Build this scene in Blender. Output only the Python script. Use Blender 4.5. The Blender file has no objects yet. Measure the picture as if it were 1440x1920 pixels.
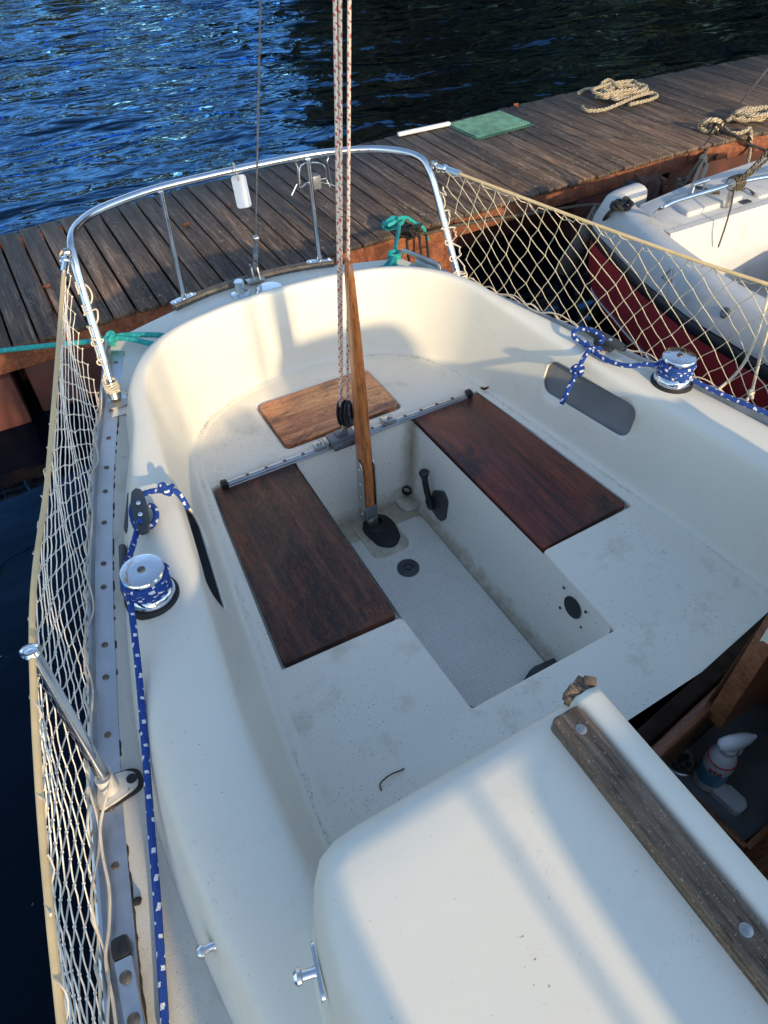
import bpy, bmesh, math, random
from mathutils import Vector as V, Matrix as M
random.seed(7)
R = math.radians
K = 0.72                      # authoring units -> metres
col = bpy.context.scene.collection

# ------------------------------------------------------------------ camera
CAM = V((-0.94374, -2.01965, 1.84567)); FPX = 1331.0
def cam_axes(p, y, r):
    f = V((math.sin(y)*math.cos(p), math.cos(y)*math.cos(p), -math.sin(p)))
    rt = V((math.cos(y), -math.sin(y), 0)); up = rt.cross(f)
    c, s = math.cos(r), math.sin(r)
    return c*rt + s*up, -s*rt + c*up, f
AX, AY, AF = cam_axes(0.797644, 0.487436, -0.033591)
def ray(px, py): return AX*((px-720)/FPX) + AY*((960-py)/FPX) + AF
def Z(px, py, h):
    d = ray(px, py); return CAM + d*((h-CAM.z)/d.z)
def Y(px, py, y):
    d = ray(px, py); return CAM + d*((y-CAM.y)/d.y)
def X(px, py, x):
    d = ray(px, py); return CAM + d*((x-CAM.x)/d.x)

# ------------------------------------------------------------------ object helpers
WLOC = {}
def empty(name, loc, label, cat, group=None):
    o = bpy.data.objects.new(name, None); o.empty_display_size = .1
    col.objects.link(o); o.location = loc; WLOC[o.name] = V(loc)
    tag(o, label, cat, group); return o
def tag(o, label=None, cat=None, group=None, kind=None):
    if label: o['label'] = label
    if cat: o['category'] = cat
    if group: o['group'] = group
    if kind: o['kind'] = kind
    return o
def obj(name, bm, mat, parent=None, smooth=True, center=True, sharp=35, recalc=True):
    if recalc: bmesh.ops.recalc_face_normals(bm, faces=bm.faces)
    c = V((0, 0, 0))
    if center and len(bm.verts):
        lo = V([min(v.co[i] for v in bm.verts) for i in range(3)]); hi = V([max(v.co[i] for v in bm.verts) for i in range(3)])
        c = V(((lo.x+hi.x)/2, (lo.y+hi.y)/2, lo.z))
        bmesh.ops.translate(bm, verts=bm.verts, vec=-c)
    me = bpy.data.meshes.new(name); 
    if smooth:
        for f in bm.faces: f.smooth = True
        for e in bm.edges:
            if len(e.link_faces) == 2 and e.calc_face_angle(0) > R(sharp): e.smooth = False
    bm.to_mesh(me); bm.free()
    mats = mat if isinstance(mat, (list, tuple)) else [mat]
    for m in mats: me.materials.append(m)
    o = bpy.data.objects.new(name, me); col.objects.link(o)
    WLOC[o.name] = c
    if parent: o.parent = parent; o.location = c - WLOC[parent.name]
    else: o.location = c
    return o
def put(o, name, wloc, parent, rot=None):          # a copy sharing mesh data
    c = o.copy(); c.name = name; col.objects.link(c); c.parent = parent
    WLOC[c.name] = V(wloc); c.location = V(wloc) - (WLOC[parent.name] if parent else V((0,0,0)))
    if rot is not None: c.rotation_euler = rot
    return c
def B(): return bmesh.new()

# ------------------------------------------------------------------ shape helpers
def cr(pts, n=8, closed=False):
    pts = [V(p) for p in pts]; m = len(pts); out = []
    if m < 3 and not closed:
        return [pts[0].lerp(pts[-1], i/n) for i in range(n+1)]
    rng = m if closed else m-1
    for i in range(rng):
        g = (lambda k: pts[k % m]) if closed else (lambda k: pts[min(max(k, 0), m-1)])
        p0, p1, p2, p3 = g(i-1), g(i), g(i+1), g(i+2)
        for j in range(n):
            t = j/n
            out.append(.5*((2*p1)+(p2-p0)*t+(2*p0-5*p1+4*p2-p3)*t*t+(3*p1-p0-3*p2+p3)*t**3))
    if not closed: out.append(pts[-1])
    return out
def tube(bm, pts, r, seg=8, closed=False, caps=True, udiv=None):
    """round tube along pts; r number or list; UV u = length / (2r*udiv)"""
    pts = [V(p) for p in pts]; n = len(pts)
    if n < 2: return
    uv = bm.loops.layers.uv.verify()
    rs = r if isinstance(r, (list, tuple)) else [r]*n
    T = []
    for i in range(n):
        a = pts[(i-1) % n] if (closed or i > 0) else pts[i]
        b = pts[(i+1) % n] if (closed or i < n-1) else pts[i]
        t = (b-a); T.append(t.normalized() if t.length > 1e-9 else V((0, 0, 1)))
    nrm = T[0].orthogonal().normalized(); rings = []; L = [0]
    for i in range(n):
        if i: L.append(L[-1]+(pts[i]-pts[i-1]).length)
        nrm = (nrm - T[i]*nrm.dot(T[i]))
        nrm = nrm.normalized() if nrm.length > 1e-6 else T[i].orthogonal().normalized()
        bn = T[i].cross(nrm)
        rings.append([bm.verts.new(pts[i]+(nrm*math.cos(2*math.pi*k/seg)+bn*math.sin(2*math.pi*k/seg))*rs[i]) for k in range(seg)])
    u = (udiv or 1)*2*max(rs)
    for i in range(n if closed else n-1):
        j = (i+1) % n; l0 = L[i]; l1 = L[j] if j > i else L[i]+(pts[0]-pts[i]).length
        for k in range(seg):
            k2 = (k+1) % seg
            try: f = bm.faces.new((rings[i][k], rings[i][k2], rings[j][k2], rings[j][k]))
            except ValueError: continue
            for lp, q in zip(f.loops, ((l0/u, k/seg), (l0/u, (k+1)/seg), (l1/u, (k+1)/seg), (l1/u, k/seg))): lp[uv].uv = q
    if caps and not closed:
        bm.faces.new(rings[0][::-1]); bm.faces.new(rings[-1])
def lathe(bm, prof, mtx=None, seg=32, capped=True):
    rings = []
    for r, z in prof:
        rings.append([bm.verts.new(V((r*math.cos(2*math.pi*k/seg), r*math.sin(2*math.pi*k/seg), z))) for k in range(seg)])
    for a, b in zip(rings, rings[1:]):
        for k in range(seg): bm.faces.new((a[k], a[(k+1) % seg], b[(k+1) % seg], b[k]))
    if capped:
        bm.faces.new(rings[0][::-1]); bm.faces.new(rings[-1])
    if mtx is not None: bmesh.ops.transform(bm, matrix=mtx, verts=[v for rg in rings for v in rg])
def box(bm, c, s, mtx=None, bev=0, seg=2):
    r = bmesh.ops.create_cube(bm, size=1); vs = r['verts']
    for v in vs: v.co = V((v.co.x*s[0], v.co.y*s[1], v.co.z*s[2]))
    if bev:
        es = list({e for v in vs for e in v.link_edges})
        g = bmesh.ops.bevel(bm, geom=es, offset=bev, segments=seg, profile=.5, affect='EDGES')
        vs = list({v for f in g['faces'] for v in f.verts} | {v for v in vs if v.is_valid})
    T = M.Translation(V(c)) @ (mtx.to_4x4() if mtx is not None else M.Identity(4))
    bmesh.ops.transform(bm, matrix=T, verts=vs); return vs
def prism(bm, poly, z0, z1, bev=0, seg=2, mtx=None):
    lo = [bm.verts.new(V((p[0], p[1], z0))) for p in poly]; hi = [bm.verts.new(V((p[0], p[1], z1))) for p in poly]
    n = len(poly); fs = [bm.faces.new(lo[::-1]), bm.faces.new(hi)]
    for i in range(n): fs.append(bm.faces.new((lo[i], lo[(i+1) % n], hi[(i+1) % n], hi[i])))
    vs = lo+hi
    if bev:
        g = bmesh.ops.bevel(bm, geom=list(fs[1].edges), offset=bev, segments=seg, profile=.5, affect='EDGES')
        vs = list({v for v in vs if v.is_valid} | {v for f in g['faces'] for v in f.verts})
    if mtx is not None: bmesh.ops.transform(bm, matrix=mtx, verts=vs)
    return vs
def rrect(x0, y0, x1, y1, r, n=5):
    out = []
    for cx, cy, a0 in ((x1-r, y1-r, 0), (x0+r, y1-r, 90), (x0+r, y0+r, 180), (x1-r, y0+r, 270)):
        for k in range(n+1):
            a = R(a0+90*k/n); out.append((cx+r*math.cos(a), cy+r*math.sin(a)))
    return out
def rpoly(pts, r, n=4):
    """round the corners of a polygon (2d)"""
    out = []; m = len(pts)
    for i in range(m):
        p = V(pts[i][:2]); a = V(pts[i-1][:2]); b = V(pts[(i+1) % m][:2])
        rr = min(r, (a-p).length*.45, (b-p).length*.45)
        u = p+(a-p).normalized()*rr; w = p+(b-p).normalized()*rr
        for k in range(n+1):
            t = k/n; out.append(((1-t)**2*u+2*t*(1-t)*p+t*t*w)[:])
    return out
def loft(bm, rows, closed_v=False):
    vr = [[bm.verts.new(V(p)) for p in row] for row in rows]
    for a, b in zip(vr, vr[1:]):
        n = len(a)
        for k in range(n if closed_v else n-1):
            k2 = (k+1) % n
            q = (a[k], a[k2], b[k2], b[k])
            if len(set(q)) == 4:
                try: bm.faces.new(q)
                except ValueError: pass
    return vr
def frame(z, x=None):
    z = V(z).normalized(); x = V(x) if x is not None else z.orthogonal()
    x = (x - z*x.dot(z)).normalized(); y = z.cross(x)
    return M((x, y, z)).transposed()
def at(loc, rot=None): return M.Translation(V(loc)) @ (rot.to_4x4() if rot is not None else M.Identity(4))

# ------------------------------------------------------------------ materials
class NT:
    def __init__(s, name):
        s.m = bpy.data.materials.new(name); s.m.use_nodes = True; s.t = s.m.node_tree
        s.b = s.t.nodes['Principled BSDF']; s.o = s.t.nodes['Material Output']
    def n(s, typ, **kw):
        x = s.t.nodes.new(typ)
        for k, v in kw.items():
            if k.startswith('i_'):
                key = k[2:]; x.inputs[int(key) if key.isdigit() else key].default_value = v
            else: setattr(x, k, v)
        return x
    def l(s, a, b): s.t.links.new(a, b)
    def coord(s, which='Object', scale=(1, 1, 1), rot=(0, 0, 0)):
        if which == 'World': src = s.n('ShaderNodeNewGeometry').outputs['Position']
        else: src = s.n('ShaderNodeTexCoord').outputs[which]
        mp = s.n('ShaderNodeMapping'); mp.inputs['Scale'].default_value = scale; mp.inputs['Rotation'].default_value = rot
        s.l(src, mp.inputs['Vector']); return mp.outputs['Vector']
    def noise(s, vec, scale, detail=4, rough=.55, dist=0):
        x = s.n('ShaderNodeTexNoise'); x.inputs['Scale'].default_value = scale; x.inputs['Detail'].default_value = detail
        x.inputs['Roughness'].default_value = rough; x.inputs['Distortion'].default_value = dist
        s.l(vec, x.inputs['Vector']); return x.outputs['Fac']
    def ramp(s, fac, stops, interp='LINEAR'):
        x = s.n('ShaderNodeValToRGB'); x.color_ramp.interpolation = interp; e = x.color_ramp.elements
        while len(e) < len(stops): e.new(.5)
        for el, (p, c) in zip(e, stops):
            el.position = p; el.color = (*c, 1) if isinstance(c, (tuple, list)) and len(c) == 3 else ((c, c, c, 1) if isinstance(c, (int, float)) else c)
        s.l(fac, x.inputs['Fac']); return x.outputs['Color']
    def mix(s, fac, a, b, mode='MIX'):
        x = s.n('ShaderNodeMix', data_type='RGBA', blend_type=mode)
        for sock, v in ((x.inputs[0], fac), (x.inputs[6], a), (x.inputs[7], b)):
            if isinstance(v, bpy.types.NodeSocket): s.l(v, sock)
            elif isinstance(v, (int, float)): sock.default_value = v
            else: sock.default_value = (*v, 1)
        return x.outputs[2]
    def math(s, op, a, b=None, c=None):
        x = s.n('ShaderNodeMath', operation=op)
        for i, v in enumerate((a, b, c)):
            if v is None: continue
            if isinstance(v, bpy.types.NodeSocket): s.l(v, x.inputs[i])
            else: x.inputs[i].default_value = v
        return x.outputs[0]
    def bump(s, h, strength=.3, dist=.002, prev=None):
        x = s.n('ShaderNodeBump'); x.inputs['Strength'].default_value = strength; x.inputs['Distance'].default_value = dist
        s.l(h, x.inputs['Height'])
        if prev is not None: s.l(prev, x.inputs['Normal'])
        return x.outputs['Normal']
    def fin(s, color=None, rough=None, normal=None, **kw):
        if color is not None:
            if isinstance(color, bpy.types.NodeSocket): s.l(color, s.b.inputs['Base Color'])
            else: s.b.inputs['Base Color'].default_value = (*color, 1)
        if rough is not None:
            if isinstance(rough, bpy.types.NodeSocket): s.l(rough, s.b.inputs['Roughness'])
            else: s.b.inputs['Roughness'].default_value = rough
        if normal is not None: s.l(normal, s.b.inputs['Normal'])
        for k, v in kw.items(): s.b.inputs[k.replace('_', ' ')].default_value = v
        return s.m

def m_plain(name, c, rough=.5, metal=0, var=.15, scale=30, bump=.15, bscale=120, bdist=.001, **kw):
    s = NT(name); v = s.coord()
    a = s.noise(v, scale, 5)
    colr = s.mix(s.ramp(a, [(.35, 0.), (.65, 1.)]), [x*(1-var) for x in c], [min(1, x*(1+var)) for x in c])
    n = s.bump(s.noise(v, bscale, 3), bump, bdist)
    rr = s.ramp(s.noise(v, scale*2, 3), [(.3, max(0, rough-.08)), (.7, min(1, rough+.08))])
    return s.fin(colr, rr, n, Metallic=metal, **kw)
def m_gel(name, c, rough=.4, speck=.7, bscale=260, bstr=.12, dirt=.5, grime=(.30, .25, .17), sscale=170):
    s = NT(name); v = s.coord('World')
    a = s.noise(v, 2.2, 6, .6); base = s.mix(s.ramp(a, [(.3, 0.), (.7, 1.)]), [x*.95 for x in c], c)
    b = s.noise(v, 9, 8, .65)                                   # faint broad staining
    base = s.mix(s.math('MULTIPLY', s.ramp(b, [(.56, 0.), (.8, 1.)]), dirt), base, [c[0]*.62, c[1]*.58, c[2]*.48])
    sc_n = s.ramp(s.noise(s.coord('World', (1, 1, 1), (.4, .2, .6)), 38, 8, .7, .4), [(.60, 0.), (.70, 1.)])
    sc_z = s.ramp(s.noise(v, 3.1, 4, .6), [(.50, 0.), (.64, 1.)])
    base = s.mix(s.math('MULTIPLY', s.math('MULTIPLY', sc_n, sc_z), dirt*.9), base, (.40, .38, .33))
    hair = s.noise(s.coord('World', (1, 1, 1), (.1, .7, .3)), 7, 5, .6, 1.2)
    hm = s.ramp(s.math('ABSOLUTE', s.math('SUBTRACT', hair, .5)), [(.0008, 1.), (.0022, 0.)])
    base = s.mix(s.math('MULTIPLY', s.math('MULTIPLY', hm, sc_z), .35), base, (.25, .23, .18))
    d = s.noise(v, sscale, 2, .5); msk = s.noise(v, 5.5, 3)
    dm = s.math('MULTIPLY', s.ramp(d, [(speck, 0.), (speck+.03, 1.)]), s.ramp(msk, [(.42, 0.15), (.62, 1.)]))
    base = s.mix(dm, base, grime)
    n = s.bump(s.noise(v, bscale, 2), bstr, .0012)
    n = s.bump(s.noise(v, 6, 2), .12, .01, n)
    return s.fin(base, s.ramp(b, [(.3, rough-.06), (.75, rough+.15)]), n, **{'Specular_IOR_Level': .45})

MAT = {}
GC = (.80, .755, .64)
MAT['gel'] = m_gel('white_gelcoat', GC, .36, .73, 60, .05, .25)
MAT['seat'] = m_gel('seat_gelcoat', (.80, .745, .635),   .5, .655, 420, .25, .95, (.26, .21, .14), 210)
MAT['deck'] = m_gel('nonskid_deck_paint', (.60, .57, .50), .75, .655, 420, .5, .8, (.33, .27, .18), 360)
MAT['hull'] = m_gel('hull_paint', (.72, .71, .68), .35, .72, 60, .05, .3)

def m_well():
    s = NT('well_gelcoat'); v = s.coord('World'); g = s.n('ShaderNodeNewGeometry')
    sep = s.n('ShaderNodeSeparateXYZ'); s.l(g.outputs['Position'], sep.inputs[0])
    a = s.noise(v, 3, 6); base = s.mix(a, (.76, .73, .645), (.82, .79, .71))
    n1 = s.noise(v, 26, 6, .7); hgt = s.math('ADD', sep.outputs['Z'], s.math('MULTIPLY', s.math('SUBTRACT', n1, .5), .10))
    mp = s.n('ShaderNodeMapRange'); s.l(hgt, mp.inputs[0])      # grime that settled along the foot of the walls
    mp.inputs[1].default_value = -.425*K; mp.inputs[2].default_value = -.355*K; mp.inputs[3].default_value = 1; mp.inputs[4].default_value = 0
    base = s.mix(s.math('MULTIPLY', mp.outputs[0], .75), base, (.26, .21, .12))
    # rust and algae run in the aft corner
    dx = s.math('ABSOLUTE', s.math('SUBTRACT', sep.outputs['X'], .255*K)); dy = s.math('ABSOLUTE', s.math('ADD', sep.outputs['Y'], .03*K))
    cor = s.math('ADD', s.math('ADD', dx, dy), s.math('MULTIPLY', s.math('SUBTRACT', n1, .5), .05))
    mq = s.n('ShaderNodeMapRange'); s.l(cor, mq.inputs[0]); mq.inputs[1].default_value = .0; mq.inputs[2].default_value = .05
    mq.inputs[3].default_value = .8; mq.inputs[4].default_value = 0
    base = s.mix(mq.outputs[0], base, (.24, .20, .10))
    sp = s.ramp(s.noise(v, 150, 2), [(.68, 0.), (.71, 1.)]); base = s.mix(sp, base, (.35, .32, .26))
    return s.fin(base, .5, s.bump(s.noise(v, 180, 2), .12, .001))
MAT['well'] = m_well()
def m_sole():
    s = NT('nonskid_cockpit_sole'); v = s.coord('World'); sep = s.n('ShaderNodeSeparateXYZ'); s.l(v, sep.inputs[0])
    p = 2*math.pi/.0105
    wx = s.math('SINE', s.math('MULTIPLY', sep.outputs['X'], p)); wy = s.math('SINE', s.math('MULTIPLY', sep.outputs['Y'], p))
    h = s.math('MULTIPLY', wx, wy)
    pat = s.ramp(h, [(.0, 0.), (.35, 1.)])
    big = s.noise(v, 4, 6, .65); zone = s.ramp(big, [(.38, .35), (.62, 1.)])
    base = s.mix(big, (.83, .80, .725), (.87, .845, .77))
    fine = s.ramp(s.noise(v, 240, 2), [(.45, 0.), (.6, 1.)])
    dark = s.math('MULTIPLY', s.math('MULTIPLY', s.math('SUBTRACT', 1, pat), zone), .38)
    base = s.mix(dark, base, (.20, .165, .12))
    base = s.mix(s.math('MULTIPLY', fine, .18), base, (.25, .22, .17))
    return s.fin(base, .6, s.bump(h, .5, .001))
MAT['sole'] = m_sole()

def m_wood(name, stops, axis=1, scale=1., rough=.4, patch=None, coat=0., grime=.0, bump=.35, fine=1., flake=0., pscale=1.5):
    s = NT(name); sc = [14*scale]*3; sc[axis] = 1.1*scale
    v = s.coord('Object', sc); vo = s.coord('Object')
    a = s.noise(v, 2.2, 8, .68, .6); sc2 = [70*scale*fine]*3; sc2[axis] = 2.2*scale
    f = s.noise(s.coord('Object', sc2), 1.6, 5, .7)
    mixed = s.math('ADD', s.math('MULTIPLY', a, .5), s.math('MULTIPLY', f, .5))
    c = s.ramp(mixed, stops)
    if patch:
        sp = [7.]*3; sp[axis] = 3.2
        pm = s.ramp(s.noise(s.coord('Object', sp), pscale, 7, .68, .9), [(.525, 0.), (.60, 1.)])
        c = s.mix(s.math('MULTIPLY', pm, .82), c, s.mix(f, [q*.55 for q in patch], [q*1.5 for q in patch]))
    if grime:
        gm = s.ramp(s.noise(vo, 22, 7, .75), [(.55, 0.), (.68, 1.)])
        c = s.mix(s.math('MULTIPLY', gm, grime), c, (.015, .011, .009))
    sk = [42*scale]*3; sk[axis] = 2.6*scale
    ck = s.noise(s.coord('Object', sk), 1.5, 3, .6, .7)
    ckm = s.ramp(s.math('ABSOLUTE', s.math('SUBTRACT', ck, .5)), [(.006, 1.), (.022, 0.)])
    ckz = s.ramp(s.noise(vo, 11, 3), [(.42, 0.), (.6, 1.)])
    ckm = s.math('MULTIPLY', ckm, ckz)
    c = s.mix(s.math('MULTIPLY', ckm, .8), c, (.010, .007, .005))
    pit = s.ramp(s.noise(vo, 260, 2, .6), [(.62, 0.), (.68, 1.)])
    c = s.mix(s.math('MULTIPLY', pit, .45), c, [min(1, q*1.6) for q in stops[-1][1]])
    if flake:
        sf = [30.]*3; sf[axis] = 9.
        fl = s.noise(s.coord('Object', sf), 2.4, 7, .72, 1.1)
        fm = s.ramp(fl, [(.50, 0.), (.535, 1.)]); fe = s.ramp(s.math('ABSOLUTE', s.math('SUBTRACT', fl, .515)), [(.008, 1.), (.025, 0.)])
        c = s.mix(s.math('MULTIPLY', fm, flake*.6), c, stops[2][1] if patch is None else patch, 'MIX')
        c = s.mix(s.math('MULTIPLY', fe, flake*.7), c, (.008, .005, .004))
        mixed = s.math('ADD', mixed, s.math('MULTIPLY', fm, .25*flake))
        sv = [95.]*3; sv[axis] = 42.
        vo_ = s.n('ShaderNodeTexVoronoi', feature='DISTANCE_TO_EDGE'); vo_.inputs['Scale'].default_value = 1.; s.l(s.coord('Object', sv), vo_.inputs['Vector'])
        vz = s.ramp(s.noise(vo, 9, 4, .6), [(.44, 0.), (.58, 1.)])
        vm = s.math('MULTIPLY', s.ramp(vo_.outputs['Distance'], [(.03, 1.), (.10, 0.)]), vz)
        c = s.mix(s.math('MULTIPLY', vm, .75*flake), c, (.006, .004, .004))
        mixed = s.math('SUBTRACT', mixed, s.math('MULTIPLY', vm, .3*flake))
    rr = s.ramp(f, [(.3, rough-.12), (.7, rough+.22)])
    n = s.bump(s.math('SUBTRACT', mixed, s.math('MULTIPLY', ckm, .35)), bump, .004)
    n = s.bump(s.noise(vo, 90, 4, .7), .25, .0015, n)
    return s.fin(c, rr, n, **({'Coat_Weight': coat, 'Coat_Roughness': .25} if coat else {}))
MAT['board_l'] = m_wood('flaking_varnished_mahogany', [(.37, (.007, .004, .004)), (.46, (.034, .013, .010)), (.54, (.075, .028, .019)), (.66, (.20, .085, .052))], 1, .9, .5, (.20, .060, .024), .0, .6, .7, .8, .5, .75)
MAT['board_r'] = m_wood('red_varnished_mahogany', [(.37, (.014, .004, .003)), (.46, (.10, .015, .008)), (.54, (.17, .028, .012)), (.66, (.26, .07, .026))], 1, .7, .40, (.020, .008, .006), .2, .35, .5, 1., .3, .8)
MAT['board_a'] = m_wood('worn_orange_mahogany', [(.34, (.20, .055, .018)), (.44, (.60, .185, .055)), (.54, (.78, .31, .105)), (.68, (.84, .45, .20))], 0, .8, .55, (.15, .038, .014), .85, .3, .6, 1., .3, 1.1)
MAT['tiller'] = m_wood('varnished_tiller_wood', [(.36, (.20, .050, .010)), (.5, (.46, .135, .026)), (.64, (.62, .23, .055))], 2, 1.3, .28, None, .5, .1, .25)
MAT['rail_wood'] = m_wood('weathered_grey_teak', [(.34, (.035, .024, .017)), (.46, (.11, .075, .050)), (.56, (.21, .15, .105)), (.70, (.36, .28, .21))], 1, 1.6, .75, None, 0, .35, .8)
MAT['trim_wood'] = m_wood('grey_wood_trim', [(.30, (.05, .042, .036)), (.5, (.13, .115, .10)), (.7, (.24, .21, .18))], 0, 1.6, .8, None, 0, .4, .6)
MAT['cabin_wood'] = m_wood('dark_cabin_mahogany', [(.30, (.10, .036, .016)), (.5, (.27, .10, .042)), (.7, (.44, .19, .085))], 0, 1., .35, None, .25, .2, .25)
MAT['post_wood'] = m_wood('old_brown_post_wood', [(.30, (.02, .010, .006)), (.5, (.075, .03, .016)), (.7, (.19, .075, .035))], 2, 1., .8, None, .3, .3, .7)
MAT['pile_wood'] = m_wood('grey_pile_wood', [(.30, (.05, .045, .04)), (.5, (.14, .125, .11)), (.7, (.27, .24, .21))], 2, 1., .8, None, .25, .4, .7)

def m_planks():
    s = NT('jetty_planks'); g = s.n('ShaderNodeNewGeometry'); rnd = g.outputs['Random Per Island']
    off = s.n('ShaderNodeVectorMath', operation='ADD'); cmb = s.n('ShaderNodeCombineXYZ')
    s.l(s.math('MULTIPLY', rnd, 37.), cmb.inputs[1]); s.l(s.math('MULTIPLY', rnd, 11.), cmb.inputs[0])
    s.l(s.n('ShaderNodeNewGeometry').outputs['Position'], off.inputs[0]); s.l(cmb.outputs[0], off.inputs[1])
    def vec(sc):
        mp = s.n('ShaderNodeMapping'); mp.inputs['Scale'].default_value = sc; s.l(off.outputs[0], mp.inputs['Vector']); return mp.outputs['Vector']
    a = s.noise(vec((26, 2.0, 8)), 1.6, 8, .72, .4); f = s.noise(vec((150, 3, 30)), 1.3, 4, .7)
    m = s.math('ADD', s.math('MULTIPLY', a, .6), s.math('MULTIPLY', f, .4))
    c = s.ramp(m, [(.35, (.017, .013, .011)), (.46, (.068, .050, .040)), (.55, (.132, .098, .076)), (.67, (.36, .285, .215))])
    tint = s.ramp(rnd, [(0, (.62, .60, .62)), (.5, (1., .92, .84)), (1., (1.35, 1.16, 1.0))])
    c = s.mix(1., c, tint, 'MULTIPLY')
    w = s.ramp(s.noise(vec((8, 8, 8)), 2.2, 7, .75), [(.57, 0.), (.72, 1.)])
    c = s.mix(s.math('MULTIPLY', w, .45), c, (.26, .19, .13))
    li_ = s.ramp(s.noise(s.coord('World', (1., .45, 1)), 75, 3, .7), [(.60, 0.), (.66, 1.)]); lz = s.ramp(s.noise(s.coord('World'), 3.2, 4), [(.42, .15), (.6, 1.)])
    c = s.mix(s.math('MULTIPLY', s.math('MULTIPLY', li_, lz), .7), c, (.34, .28, .16))
    # grooves milled along each plank
    sep = s.n('ShaderNodeSeparateXYZ'); s.l(g.outputs['Position'], sep.inputs[0])
    gr = s.math('SINE', s.math('MULTIPLY', sep.outputs['X'], 2*math.pi/.0135))
    n = s.bump(gr, .22, .002); n = s.bump(m, .7, .004, n)
    return s.fin(c, s.ramp(f, [(.3, .5), (.7, .85)]), n)
MAT['planks'] = m_planks()

def m_rust():
    s = NT('rusty_red_steel'); v = s.coord('World')
    a = s.noise(v, 7, 8, .7); f = s.noise(v, 60, 5, .7)
    m = s.math('ADD', s.math('MULTIPLY', a, .6), s.math('MULTIPLY', f, .4))
    c = s.ramp(m, [(.33, (.035, .013, .008)), (.47, (.16, .05, .024)), (.58, (.30, .105, .045)), (.72, (.38, .19, .10))])
    return s.fin(c, .8, s.bump(m, .5, .006))
MAT['rust'] = m_rust()
MAT['pontoon'] = m_plain('dark_red_pontoon_steel', (.075, .022, .016), .75, 0, .5, 6, .4, 40, .004)
MAT['steel'] = m_plain('polished_stainless', (.72, .72, .73), .16, 1, .06, 20, .05, 60, .001)
MAT['steel_dull'] = m_plain('worn_stainless', (.52, .51, .48), .34, 1, .15, 30, .12, 90, .001)
MAT['chrome'] = m_plain('chromed_bronze', (.74, .75, .77), .10, 1, .06, 16, .28, 70, .0015)
MAT['alu'] = m_plain('anodised_aluminium', (.55, .57, .60), .36, 1, .08, 15, .08, 150, .001)
MAT['bolt'] = m_plain('weathered_bolt_metal', (.20, .165, .13), .45, .8, .4, 90, .1, 200)
MAT['bolt_grey'] = m_plain('dull_steel_screw', (.42, .41, .39), .45, .9, .2, 90)
MAT['grey_metal'] = m_plain('grey_cast_metal', (.20, .21, .23), .5, .6, .15, 40)
MAT['black'] = m_plain('black_plastic', (.013, .013, .015), .42, 0, .2, 40, .1, 200)
MAT['sill_black'] = m_plain('black_stained_wood', (.020, .011, .007), .85, 0, .4, 30, .4, 90, Specular_IOR_Level=.15)
MAT['rubber'] = m_plain('black_rubber', (.012, .012, .012), .65, 0, .25, 60, .3, 150)
MAT['charcoal'] = m_plain('charcoal_plastic', (.045, .047, .052), .45, 0, .12, 30, .1, 120)
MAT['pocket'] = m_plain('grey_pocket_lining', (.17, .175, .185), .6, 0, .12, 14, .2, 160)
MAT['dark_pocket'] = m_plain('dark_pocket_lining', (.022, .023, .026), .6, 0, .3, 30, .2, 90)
MAT['white_plastic'] = m_plain('white_plastic', (.74, .73, .72), .35, 0, .03, 20, .05, 90)
MAT['teal_mat'] = m_plain('green_rubber_matting', (.12, .27, .21), .65, 0, .25, 18, .3, 120)
MAT['mat_base'] = m_plain('dark_green_mat_backing', (.025, .085, .065), .7, 0, .25, 18)
MAT['cream_cord'] = m_plain('cream_lifeline_sleeve', (.70, .52, .27), .45, 0, .1, 18, .1, 80)
MAT['net'] = m_plain('off_white_net_cord', (.78, .72, .62), .8, 0, .18, 40, .2, 300)
MAT['net_y'] = m_plain('yellowed_net_cord', (.54, .48, .34), .8, 0, .18, 40, .2, 300)
MAT['cord'] = m_plain('white_lashing_line', (.66, .58, .46), .8, 0, .12, 40, .3, 300)
MAT['wire'] = m_plain('steel_wire', (.45, .45, .45), .4, .9, .2, 50)
MAT['red_hull'] = m_plain('dark_red_hull_paint', (.36, .030, .034), .38, 0, .15, 4, .05, 40)
MAT['black_band'] = m_plain('black_rubbing_band', (.015, .016, .018), .5, 0, .3, 15, .2, 60)
MAT['white_old'] = m_gel('aged_white_gelcoat', (.54, .535, .52), .42, .66, 90, .1, .8, (.13, .13, .10))
MAT['soap'] = m_plain('white_soap', (.66, .62, .62), .5, 0, .04, 30, .1, 60)
MAT['blue_label'] = m_plain('blue_label_paper', (.10, .33, .47), .4, 0, .08, 20, .02)
MAT['red_ink'] = m_plain('red_ink', (.60, .05, .06), .4, 0, .05, 20, .02)
MAT['sink'] = m_plain('stainless_sink', (.24, .245, .245), .45, .6, .2, 9, .2, 30)
MAT['sealant'] = m_plain('dirty_black_sealant', (.05, .038, .022), .9, 0, .6, 90, .6, 200, .003)
def m_grime():
    s = NT('settled_grime'); v = s.coord('World'); a = s.noise(v, 170, 6, .75); z = s.noise(v, 6, 5, .6)
    s.fin(s.mix(a, (.22, .17, .10), (.42, .36, .26)), .9)
    al = s.math('MULTIPLY', s.ramp(a, [(.46, 0.), (.66, 1.)]), s.ramp(z, [(.42, .05), (.66, .6)])); s.l(al, s.b.inputs['Alpha']); return s.m
MAT['grime'] = m_grime()
MAT['leaf'] = m_plain('dry_orange_leaf', (.26, .11, .055), .6, 0, .3, 40)
MAT['twig'] = m_plain('dry_brown_twig', (.12, .075, .035), .8, 0, .3, 40)
MAT['sail_cloth'] = m_plain('navy_sail_cloth', (.03, .05, .11), .8, 0, .15, 10, .3, 40)  # used only on the added shadow casters behind the camera
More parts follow.
